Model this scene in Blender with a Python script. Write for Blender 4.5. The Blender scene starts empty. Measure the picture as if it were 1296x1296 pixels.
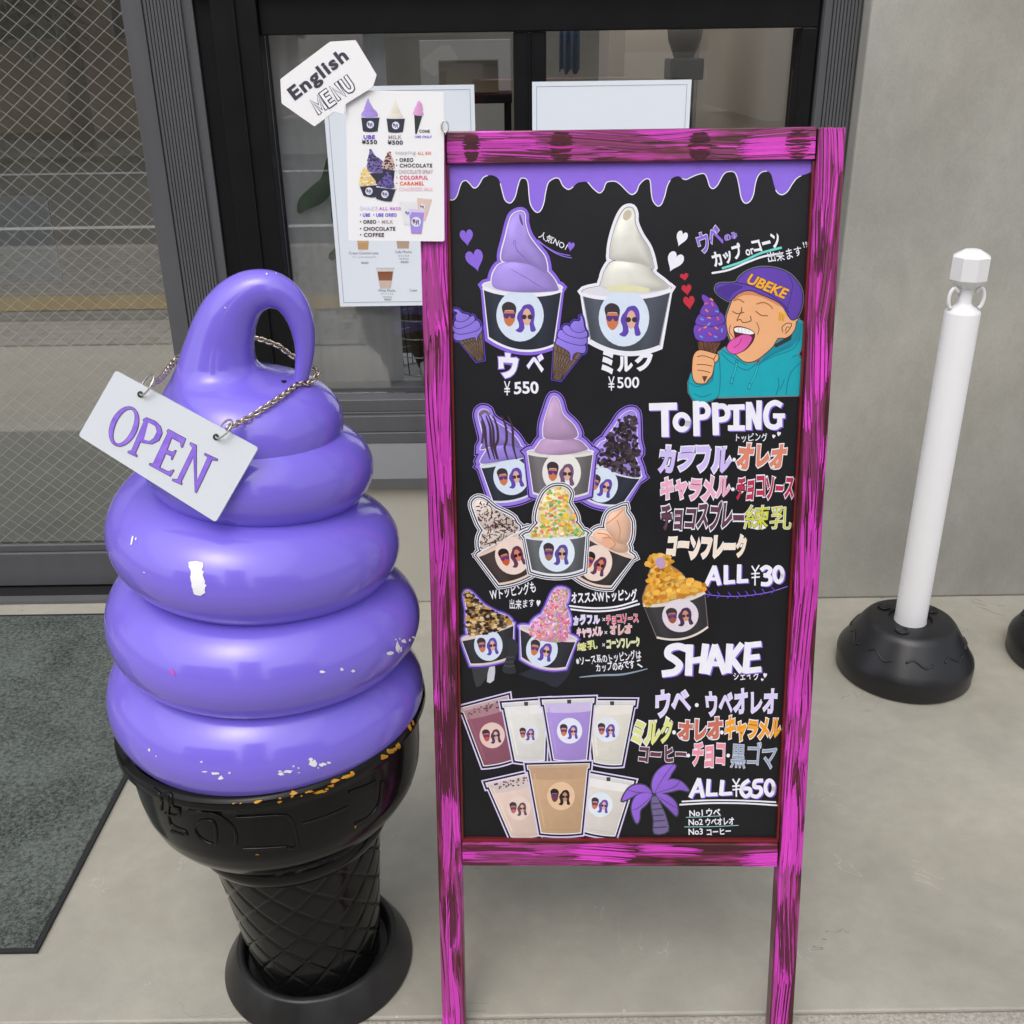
import bpy, bmesh, math, random
from mathutils import Vector, Matrix, geometry, noise
from mathutils.bvhtree import BVHTree
R_ = math.radians
scene = bpy.context.scene
COL = scene.collection
random.seed(7)

# ------------------------------------------------------------------ camera, world, sun, exposure
PITCH, ROLL, CAMH = R_(24.4), R_(-0.84), 1.25
FPX = 1296.0
CAMP = Vector((0, 0, CAMH))
FW = Vector((0, math.cos(PITCH), -math.sin(PITCH)))
_rt = Vector((1, 0, 0)); _up = _rt.cross(FW)
RT = math.cos(ROLL)*_rt + math.sin(ROLL)*_up
UP = -math.sin(ROLL)*_rt + math.cos(ROLL)*_up
cam = bpy.data.cameras.new('camera'); cam.sensor_width = 36; cam.lens = 36
cam.clip_start = 0.02; cam.clip_end = 500
camo = bpy.data.objects.new('camera', cam); COL.objects.link(camo)
M = Matrix((RT, UP, -FW)).transposed().to_4x4(); M.translation = CAMP
camo.matrix_world = M
scene.camera = camo

world = bpy.data.worlds.new('World'); scene.world = world; world.use_nodes = True
wn = world.node_tree; wn.nodes.clear()
sky = wn.nodes.new('ShaderNodeTexSky'); sky.sky_type = 'NISHITA'; sky.sun_disc = False
SUN_EL, SUN_AZ = R_(58), R_(200)
sky.sun_elevation = SUN_EL; sky.sun_rotation = SUN_AZ; sky.air_density = 1.0; sky.dust_density = 4.0; sky.ozone_density = 1.0
hs = wn.nodes.new('ShaderNodeHueSaturation'); hs.inputs['Saturation'].default_value = 0.45
bg = wn.nodes.new('ShaderNodeBackground'); bg.inputs['Strength'].default_value = 0.145
wo = wn.nodes.new('ShaderNodeOutputWorld')
wn.links.new(sky.outputs[0], hs.inputs['Color']); wn.links.new(hs.outputs[0], bg.inputs['Color']); wn.links.new(bg.outputs[0], wo.inputs[0])
sl = bpy.data.lights.new('sun', 'SUN'); sl.energy = 0.6; sl.angle = R_(95); sl.color = (1.0, 0.985, 0.965)
so = bpy.data.objects.new('sun', sl); COL.objects.link(so)
sd = Vector((math.sin(SUN_AZ)*math.cos(SUN_EL), math.cos(SUN_AZ)*math.cos(SUN_EL), math.sin(SUN_EL)))
so.rotation_euler = sd.to_track_quat('Z', 'Y').to_euler(); so.location = (0, 0, 8)
vs = scene.view_settings
vs.view_transform = 'Standard'; vs.look = 'None'; vs.gamma = 1; vs.exposure = 0.58; vs.use_curve_mapping = False
scene.cycles.max_bounces = 8

# ------------------------------------------------------------------ helpers
def ray(x, y):
    return FW + RT*((x-648)/FPX) - UP*((y-648)/FPX)
def onz(x, y, z=0.0):
    d = ray(x, y); return CAMP + d*((z-CAMH)/d.z)
def ony(x, y, Y):
    d = ray(x, y); return CAMP + d*(Y/d.y)
def onplane(x, y, O, n):
    d = ray(x, y); return CAMP + d*((O-CAMP).dot(n)/d.dot(n))
def lin(c):
    c = c/255.0
    return c/12.92 if c <= 0.04045 else ((c+0.055)/1.055)**2.4
def S(r, g, b, k=1.0):
    return (lin(r)*k, lin(g)*k, lin(b)*k)
def tag(o, label=None, cat=None, group=None, kind=None):
    if label: o['label'] = label
    if cat: o['category'] = cat
    if group: o['group'] = group
    if kind: o['kind'] = kind
    return o
def root(name, loc):
    o = bpy.data.objects.new(name, None); COL.objects.link(o); o.location = loc; o.empty_display_size = 0.1
    return o
def wloc(o):
    v = Vector((0, 0, 0))
    while o is not None:
        v += Vector(o.location); o = o.parent
    return v
def mob(name, V, Fc, mats, parent=None, smooth=False, cols=None, mi=None, origin=None, bev=0.0):
    """one mesh object from world-space vertices"""
    V = [Vector(v) for v in V]
    if parent is not None: off = wloc(parent); loc = Vector((0, 0, 0))
    else:
        if origin is None:
            xs = [v.x for v in V]; ys = [v.y for v in V]; zs = [v.z for v in V]
            origin = Vector(((min(xs)+max(xs))/2, (min(ys)+max(ys))/2, min(zs)))
        off = Vector(origin); loc = off
    me = bpy.data.meshes.new(name); me.from_pydata([v-off for v in V], [], Fc)
    if not isinstance(mats, (list, tuple)): mats = [mats]
    for m in mats: me.materials.append(m)
    if mi: me.polygons.foreach_set('material_index', mi)
    if smooth is True: me.polygons.foreach_set('use_smooth', [True]*len(me.polygons))
    elif smooth: me.shade_smooth_by_angle = None
    if cols:
        a = me.color_attributes.new('Col', 'FLOAT_COLOR', 'POINT')
        for i, c in enumerate(cols): a.data[i].color = (c[0], c[1], c[2], 1)
    me.update()
    o = bpy.data.objects.new(name, me); COL.objects.link(o)
    if parent is not None: o.parent = parent
    o.location = loc
    if bev:
        b = o.modifiers.new('bevel', 'BEVEL'); b.width = bev; b.segments = 2; b.limit_method = 'ANGLE'; b.angle_limit = R_(50)
    return o
class MB:
    def __init__(s): s.V = []; s.F = []; s.mi = []; s.m = 0
    def add(s, V, Fc):
        k = len(s.V); s.V += [Vector(v) for v in V]; s.F += [tuple(i+k for i in f) for f in Fc]; s.mi += [s.m]*len(Fc)
    def box(s, a, b):
        x0, y0, z0 = a; x1, y1, z1 = b
        x0, x1 = min(x0, x1), max(x0, x1); y0, y1 = min(y0, y1), max(y0, y1); z0, z1 = min(z0, z1), max(z0, z1)
        s.add([(x0,y0,z0),(x1,y0,z0),(x1,y1,z0),(x0,y1,z0),(x0,y0,z1),(x1,y0,z1),(x1,y1,z1),(x0,y1,z1)],
              [(3,2,1,0),(4,5,6,7),(0,1,5,4),(1,2,6,5),(2,3,7,6),(3,0,4,7)]); return s
    def obox(s, O, u, v, n, u0, u1, v0, v1, n0, n1):
        P = [O+u*a+v*b+n*c for c in (n0, n1) for (a, b) in ((u0,v0),(u1,v0),(u1,v1),(u0,v1))]
        s.add(P, [(3,2,1,0),(4,5,6,7),(0,1,5,4),(1,2,6,5),(2,3,7,6),(3,0,4,7)]); return s
    def lathe(s, prof, C, seg=64, axis=Vector((0,0,1)), fn=None, closed=False):
        axis = axis.normalized(); a = axis.orthogonal().normalized()
        a = (Vector((1,0,0))-axis*axis.x).normalized(); b = axis.cross(a)
        V = []; Fc = []
        for (r, z) in prof:
            for i in range(seg):
                t = 2*math.pi*i/seg; rr = r if fn is None else fn(r, z, t)
                V.append(Vector(C)+axis*z+(a*math.cos(t)+b*math.sin(t))*rr)
        n = len(prof)
        for j in range(n-1):
            for i in range(seg):
                k = (i+1) % seg; Fc.append((j*seg+i, j*seg+k, (j+1)*seg+k, (j+1)*seg+i))
        if prof[0][0] > 1e-6: Fc.append(tuple(range(seg-1, -1, -1)))
        if prof[-1][0] > 1e-6: Fc.append(tuple((n-1)*seg+i for i in range(seg)))
        s.add(V, Fc); return s
    def tube(s, pts, r, seg=8, closed=False, up=None, caps=True, rv=None):
        pts = [Vector(p) for p in pts]; n = len(pts); V = []; Fc = []
        pb = None
        for i, p in enumerate(pts):
            if closed: t = pts[(i+1) % n]-pts[i-1]
            else: t = pts[min(i+1, n-1)]-pts[max(i-1, 0)]
            if t.length < 1e-9: t = Vector((0,0,1))
            t.normalize()
            if pb is None: bnd = t.orthogonal().normalized() if up is None else (Vector(up)-t*Vector(up).dot(t)).normalized()
            else: bnd = (pb-t*pb.dot(t)).normalized()
            pb = bnd; c = t.cross(bnd)
            rr = r[i] if isinstance(r, (list, tuple)) else r
            r2 = rr if rv is None else (rv[i] if isinstance(rv, (list, tuple)) else rv)
            for k in range(seg):
                a = 2*math.pi*k/seg; V.append(p+bnd*math.cos(a)*rr+c*math.sin(a)*r2)
        m = n if closed else n-1
        for i in range(m):
            j = (i+1) % n
            for k in range(seg):
                l = (k+1) % seg; Fc.append((i*seg+k, i*seg+l, j*seg+l, j*seg+k))
        if not closed and caps:
            Fc.append(tuple(range(seg-1, -1, -1))); Fc.append(tuple((n-1)*seg+k for k in range(seg)))
        s.add(V, Fc); return s
    def obj(s, name, mats, parent=None, smooth=False, bev=0.0, origin=None):
        return mob(name, s.V, s.F, mats, parent, smooth, None, s.mi if isinstance(mats, (list, tuple)) else None, origin, bev)
def smooth_by_angle(o, deg=40):
    bm = bmesh.new(); bm.from_mesh(o.data)
    bmesh.ops.recalc_face_normals(bm, faces=bm.faces)
    for f in bm.faces: f.smooth = True
    for e in bm.edges:
        if len(e.link_faces) == 2 and e.calc_face_angle(0) > R_(deg): e.smooth = False
    bm.to_mesh(o.data); bm.free(); return o
def cr(pts, n=5, closed=False):
    """Catmull-Rom through points of any dimension"""
    P = [tuple(p) for p in pts]; N = len(P); out = []
    m = N if closed else N-1
    for i in range(m):
        g = lambda k: P[k % N] if closed else P[max(0, min(N-1, k))]
        p0, p1, p2, p3 = g(i-1), g(i), g(i+1), g(i+2)
        for j in range(n):
            t = j/n; t2 = t*t; t3 = t2*t
            out.append(tuple(0.5*(2*b+(c-a)*t+(2*a-5*b+4*c-d)*t2+(-a+3*b-3*c+d)*t3) for a, b, c, d in zip(p0, p1, p2, p3)))
    if not closed: out.append(P[-1])
    return out
def interp(tab, t):
    if t <= tab[0][0]: return tab[0][1]
    for (a, va), (b, vb) in zip(tab, tab[1:]):
        if t <= b: return va+(vb-va)*(t-a)/(b-a)
    return tab[-1][1]

# ------------------------------------------------------------------ materials
def nm(name):
    m = bpy.data.materials.new(name); m.use_nodes = True
    return m, m.node_tree, m.node_tree.nodes['Principled BSDF']
def mat(name, col, rough=0.5, metal=0.0, spec=0.5, var=0.0, scale=8.0, bump=0.0, bscale=200.0, coat=0.0, trans=0.0, det=6.0, stretch=(1,1,1), col2=None):
    m, t, b = nm(name)
    b.inputs['Base Color'].default_value = (*col, 1); b.inputs['Roughness'].default_value = rough
    b.inputs['Metallic'].default_value = metal; b.inputs['Specular IOR Level'].default_value = spec
    b.inputs['Coat Weight'].default_value = coat; b.inputs['Coat Roughness'].default_value = 0.06
    tc = t.nodes.new('ShaderNodeTexCoord'); mp = t.nodes.new('ShaderNodeMapping'); mp.inputs['Scale'].default_value = stretch
    t.links.new(tc.outputs['Object'], mp.inputs['Vector'])
    if var or col2:
        n = t.nodes.new('ShaderNodeTexNoise'); n.inputs['Scale'].default_value = scale; n.inputs['Detail'].default_value = det; n.inputs['Roughness'].default_value = 0.6
        t.links.new(mp.outputs[0], n.inputs['Vector'])
        r = t.nodes.new('ShaderNodeValToRGB'); r.color_ramp.elements[0].position = 0.3; r.color_ramp.elements[1].position = 0.7
        c0 = col2 if col2 else tuple(c*(1-var) for c in col); c1 = col if col2 else tuple(min(1, c*(1+var)) for c in col)
        r.color_ramp.elements[0].color = (*c0, 1); r.color_ramp.elements[1].color = (*c1, 1)
        t.links.new(n.outputs['Fac'], r.inputs[0]); t.links.new(r.outputs[0], b.inputs['Base Color'])
        rm = t.nodes.new('ShaderNodeMapRange'); rm.inputs['To Min'].default_value = max(0.02, rough-0.08); rm.inputs['To Max'].default_value = min(1, rough+0.08)
        t.links.new(n.outputs['Fac'], rm.inputs['Value']); t.links.new(rm.outputs[0], b.inputs['Roughness'])
    if bump:
        n2 = t.nodes.new('ShaderNodeTexNoise'); n2.inputs['Scale'].default_value = bscale; n2.inputs['Detail'].default_value = 3
        t.links.new(mp.outputs[0], n2.inputs['Vector'])
        bp = t.nodes.new('ShaderNodeBump'); bp.inputs['Strength'].default_value = bump; bp.inputs['Distance'].default_value = 0.002
        t.links.new(n2.outputs['Fac'], bp.inputs['Height']); t.links.new(bp.outputs[0], b.inputs['Normal'])
    return m
def artmat(name, rough, spec=0.5, bump=0.0):
    m, t, b = nm(name)
    a = t.nodes.new('ShaderNodeAttribute'); a.attribute_name = 'Col'
    t.links.new(a.outputs['Color'], b.inputs['Base Color'])
    b.inputs['Roughness'].default_value = rough; b.inputs['Specular IOR Level'].default_value = spec
    n = t.nodes.new('ShaderNodeTexNoise'); n.inputs['Scale'].default_value = 90; n.inputs['Detail'].default_value = 4
    tc = t.nodes.new('ShaderNodeTexCoord'); t.links.new(tc.outputs['Object'], n.inputs['Vector'])
    rm = t.nodes.new('ShaderNodeMapRange'); rm.inputs['To Min'].default_value = 0.90; rm.inputs['To Max'].default_value = 1.06
    t.links.new(n.outputs['Fac'], rm.inputs['Value'])
    mx = t.nodes.new('ShaderNodeVectorMath'); mx.operation = 'SCALE'
    t.links.new(a.outputs['Color'], mx.inputs[0]); t.links.new(rm.outputs[0], mx.inputs['Scale'])
    t.links.new(mx.outputs[0], b.inputs['Base Color'])
    if bump:
        bp = t.nodes.new('ShaderNodeBump'); bp.inputs['Strength'].default_value = bump; bp.inputs['Distance'].default_value = 0.001
        t.links.new(n.outputs['Fac'], bp.inputs['Height']); t.links.new(bp.outputs[0], b.inputs['Normal'])
    return m
def brushmat(name, stretch):
    """streaky magenta brush paint over dark stained wood"""
    m, t, b = nm(name)
    tc = t.nodes.new('ShaderNodeTexCoord')
    def ns(sc, st, det, dist=0.0):
        mp = t.nodes.new('ShaderNodeMapping'); mp.inputs['Scale'].default_value = st
        t.links.new(tc.outputs['Object'], mp.inputs['Vector'])
        n = t.nodes.new('ShaderNodeTexNoise'); n.inputs['Scale'].default_value = sc; n.inputs['Detail'].default_value = det
        n.inputs['Distortion'].default_value = dist; n.inputs['Roughness'].default_value = 0.62
        t.links.new(mp.outputs[0], n.inputs['Vector']); return n.outputs['Fac']
    def mth(op, a, c):
        n = t.nodes.new('ShaderNodeMath'); n.operation = op
        for i, v in enumerate((a, c)):
            if hasattr(v, 'links'): t.links.new(v, n.inputs[i])
            else: n.inputs[i].default_value = v
        return n.outputs[0]
    fine = ns(1.0, tuple((150 if s==1 else s) for s in stretch), 4, 0.6)
    mid = ns(1.0, tuple((45 if s==1 else s) for s in stretch), 3, 1.2)
    big = ns(1.0, tuple((26 if s==1 else s*1.6) for s in stretch), 3, 0.8)
    v = mth('ADD', mth('ADD', mth('MULTIPLY', fine, 0.80), mth('MULTIPLY', mid, 0.52)), mth('MULTIPLY', big, 0.40))
    r = t.nodes.new('ShaderNodeValToRGB'); e = r.color_ramp.elements
    e[0].position = 0.80; e[0].color = (*S(62, 14, 26), 1)
    e[1].position = 1.0; e[1].color = (*S(206, 56, 186), 1)
    x = e.new(0.88); x.color = (*S(112, 32, 66), 1)
    x = e.new(0.97); x.color = (*S(172, 50, 146), 1)
    t.links.new(v, r.inputs[0]); t.links.new(r.outputs[0], b.inputs['Base Color'])
    b.inputs['Roughness'].default_value = 0.38; b.inputs['Coat Weight'].default_value = 0.25; b.inputs['Coat Roughness'].default_value = 0.2
    bp = t.nodes.new('ShaderNodeBump'); bp.inputs['Strength'].default_value = 0.35; bp.inputs['Distance'].default_value = 0.002
    t.links.new(v, bp.inputs['Height']); t.links.new(bp.outputs[0], b.inputs['Normal'])
    return m
def glassmat(name, refl, tint=(1, 1, 1)):
    m = bpy.data.materials.new(name); m.use_nodes = True; t = m.node_tree; t.nodes.clear()
    o = t.nodes.new('ShaderNodeOutputMaterial'); mx = t.nodes.new('ShaderNodeMixShader'); tr = t.nodes.new('ShaderNodeBsdfTransparent'); gl = t.nodes.new('ShaderNodeBsdfGlossy')
    tr.inputs[0].default_value = (*tint, 1); gl.inputs['Roughness'].default_value = 0.0
    lw = t.nodes.new('ShaderNodeLayerWeight'); lw.inputs['Blend'].default_value = 0.35
    mr = t.nodes.new('ShaderNodeMapRange'); mr.inputs['To Min'].default_value = refl; mr.inputs['To Max'].default_value = 0.95
    t.links.new(lw.outputs['Fresnel'], mr.inputs['Value']); t.links.new(mr.outputs[0], mx.inputs[0])
    t.links.new(tr.outputs[0], mx.inputs[1]); t.links.new(gl.outputs[0], mx.inputs[2]); t.links.new(mx.outputs[0], o.inputs[0])
    return m
def clothmat(name, col):
    m = bpy.data.materials.new(name); m.use_nodes = True; t = m.node_tree; t.nodes.clear()
    o = t.nodes.new('ShaderNodeOutputMaterial'); mx = t.nodes.new('ShaderNodeMixShader'); d1 = t.nodes.new('ShaderNodeBsdfDiffuse'); d2 = t.nodes.new('ShaderNodeBsdfTranslucent')
    n = t.nodes.new('ShaderNodeTexNoise'); n.inputs['Scale'].default_value = 6; r = t.nodes.new('ShaderNodeMixRGB'); r.inputs[1].default_value = (*col, 1); r.inputs[2].default_value = (*[c*0.93 for c in col], 1)
    t.links.new(n.outputs['Fac'], r.inputs[0]); t.links.new(r.outputs[0], d1.inputs[0]); t.links.new(r.outputs[0], d2.inputs[0]); mx.inputs[0].default_value = 0.22
    t.links.new(d1.outputs[0], mx.inputs[1]); t.links.new(d2.outputs[0], mx.inputs[2]); t.links.new(mx.outputs[0], o.inputs[0]); return m
def concrete(name, col, sc=(1, 1, 1), rough=0.75, stain=0.16, bump=0.25, speck=0.0, scratch=False):
    m, t, b = nm(name)
    tc = t.nodes.new('ShaderNodeTexCoord'); mp = t.nodes.new('ShaderNodeMapping'); mp.inputs['Scale'].default_value = sc
    t.links.new(tc.outputs['Object'], mp.inputs['Vector'])
    def ns(scale, det, dist=0, rg=0.6):
        n = t.nodes.new('ShaderNodeTexNoise'); n.inputs['Scale'].default_value = scale; n.inputs['Detail'].default_value = det; n.inputs['Distortion'].default_value = dist; n.inputs['Roughness'].default_value = rg
        t.links.new(mp.outputs[0], n.inputs['Vector']); return n.outputs['Fac']
    a = ns(3.2, 8, 0.4); c = ns(26, 6, 0.2); f = ns(420, 2)
    def mr(v, lo, hi, f0=0.25, f1=0.75):
        n = t.nodes.new('ShaderNodeMapRange'); n.inputs['From Min'].default_value = f0; n.inputs['From Max'].default_value = f1
        n.inputs['To Min'].default_value = lo; n.inputs['To Max'].default_value = hi; t.links.new(v, n.inputs['Value']); return n.outputs[0]
    def mul(x, y):
        n = t.nodes.new('ShaderNodeMath'); n.operation = 'MULTIPLY'; t.links.new(x, n.inputs[0]); t.links.new(y, n.inputs[1]); return n.outputs[0]
    v = mul(mul(mr(a, 1-stain, 1+stain), mr(c, 1-stain*0.35, 1+stain*0.35)), mr(f, 0.95, 1.05))
    if speck:
        vo = ns(160, 4, 0, 0.75); v = mul(v, mr(vo, 1-speck, 1+speck, 0.35, 0.65))
    warm = t.nodes.new('ShaderNodeMixRGB'); warm.inputs[1].default_value = (*[k*q for k, q in zip(col, (0.97, 0.99, 1.03))], 1); warm.inputs[2].default_value = (*[k*q for k, q in zip(col, (1.03, 1.0, 0.94))], 1)
    w = ns(1.7, 4); t.links.new(w, warm.inputs[0])
    sc_ = t.nodes.new('ShaderNodeVectorMath'); sc_.operation = 'SCALE'; t.links.new(warm.outputs[0], sc_.inputs[0]); t.links.new(v, sc_.inputs['Scale'])
    out = sc_.outputs[0]
    if scratch:
        for sc2, wd, colr, amt in ((2.3, 0.0022, (0.14, 0.135, 0.12), 0.55), (3.9, 0.0018, (0.5, 0.49, 0.46), 0.45)):
            q = ns(sc2, 5, 1.5, 0.55); g = ns(sc2*0.8+1.7, 2)
            s1 = t.nodes.new('ShaderNodeMath'); s1.operation = 'SUBTRACT'; s1.inputs[1].default_value = 0.5; t.links.new(q, s1.inputs[0])
            s2 = t.nodes.new('ShaderNodeMath'); s2.operation = 'ABSOLUTE'; t.links.new(s1.outputs[0], s2.inputs[0])
            s3 = t.nodes.new('ShaderNodeMath'); s3.operation = 'LESS_THAN'; s3.inputs[1].default_value = wd; t.links.new(s2.outputs[0], s3.inputs[0])
            s4 = t.nodes.new('ShaderNodeMath'); s4.operation = 'GREATER_THAN'; s4.inputs[1].default_value = 0.60; t.links.new(g, s4.inputs[0])
            s5 = mul(s3.outputs[0], s4.outputs[0]); s6 = t.nodes.new('ShaderNodeMath'); s6.operation = 'MULTIPLY'; s6.inputs[1].default_value = amt; t.links.new(s5, s6.inputs[0])
            mm = t.nodes.new('ShaderNodeMixRGB'); mm.inputs[2].default_value = (*colr, 1); t.links.new(s6.outputs[0], mm.inputs[0]); t.links.new(out, mm.inputs[1]); out = mm.outputs[0]
        vo = t.nodes.new('ShaderNodeTexVoronoi'); vo.feature = 'F1'; vo.inputs['Scale'].default_value = 9; vo.inputs['Randomness'].default_value = 1
        t.links.new(mp.outputs[0], vo.inputs['Vector'])
        m1 = t.nodes.new('ShaderNodeMath'); m1.operation = 'LESS_THAN'; m1.inputs[1].default_value = 0.022; t.links.new(vo.outputs['Distance'], m1.inputs[0])
        vm = t.nodes.new('ShaderNodeMixRGB'); vm.inputs[2].default_value = (0.55, 0.53, 0.49, 1)
        m2 = t.nodes.new('ShaderNodeMath'); m2.operation = 'MULTIPLY'; m2.inputs[1].default_value = 0.55; t.links.new(m1.outputs[0], m2.inputs[0])
        t.links.new(m2.outputs[0], vm.inputs[0]); t.links.new(out, vm.inputs[1]); out = vm.outputs[0]
    t.links.new(out, b.inputs['Base Color']); b.inputs['Roughness'].default_value = rough
    bp = t.nodes.new('ShaderNodeBump'); bp.inputs['Strength'].default_value = bump; bp.inputs['Distance'].default_value = 0.002
    t.links.new(f, bp.inputs['Height']); t.links.new(bp.outputs[0], b.inputs['Normal'])
    return m
def pavermat():
    m, t, b = nm('grey_pavers'); tc = t.nodes.new('ShaderNodeTexCoord')
    br = t.nodes.new('ShaderNodeTexBrick'); br.inputs['Scale'].default_value = 1
    br.inputs['Color1'].default_value = (0.30, 0.29, 0.26, 1); br.inputs['Color2'].default_value = (0.24, 0.23, 0.21, 1); br.inputs['Mortar'].default_value = (0.06, 0.058, 0.052, 1)
    br.inputs['Mortar Size'].default_value = 0.008; br.inputs['Brick Width'].default_value = 0.2; br.inputs['Row Height'].default_value = 0.1
    t.links.new(tc.outputs['Object'], br.inputs['Vector']); t.links.new(br.outputs[0], b.inputs['Base Color']); b.inputs['Roughness'].default_value = 0.8
    return m

def carpetmat():
    m, t, b = nm('grey_green_carpet'); tc = t.nodes.new('ShaderNodeTexCoord')
    def ns(s, d, rg):
        n = t.nodes.new('ShaderNodeTexNoise'); n.inputs['Scale'].default_value = s; n.inputs['Detail'].default_value = d; n.inputs['Roughness'].default_value = rg
        t.links.new(tc.outputs['Object'], n.inputs['Vector']); return n.outputs['Fac']
    def mth(op, x, y):
        n = t.nodes.new('ShaderNodeMath'); n.operation = op
        for i, v in enumerate((x, y)):
            if hasattr(v, 'links'): t.links.new(v, n.inputs[i])
            else: n.inputs[i].default_value = v
        return n.outputs[0]
    v = mth('ADD', mth('ADD', mth('MULTIPLY', ns(5, 6, .6), .45), mth('MULTIPLY', ns(130, 3, .7), .75)), mth('MULTIPLY', ns(420, 2, .6), .55))
    r = t.nodes.new('ShaderNodeValToRGB'); e = r.color_ramp.elements
    e[0].position = 0.70; e[0].color = (*S(46, 51, 50), 1); e[1].position = 1.0; e[1].color = (*S(104, 110, 105), 1)
    t.links.new(v, r.inputs[0]); t.links.new(r.outputs[0], b.inputs['Base Color']); b.inputs['Roughness'].default_value = 0.95; b.inputs['Specular IOR Level'].default_value = 0.1
    bp = t.nodes.new('ShaderNodeBump'); bp.inputs['Strength'].default_value = 0.8; bp.inputs['Distance'].default_value = 0.003; t.links.new(v, bp.inputs['Height']); t.links.new(bp.outputs[0], b.inputs['Normal'])
    return m
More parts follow.
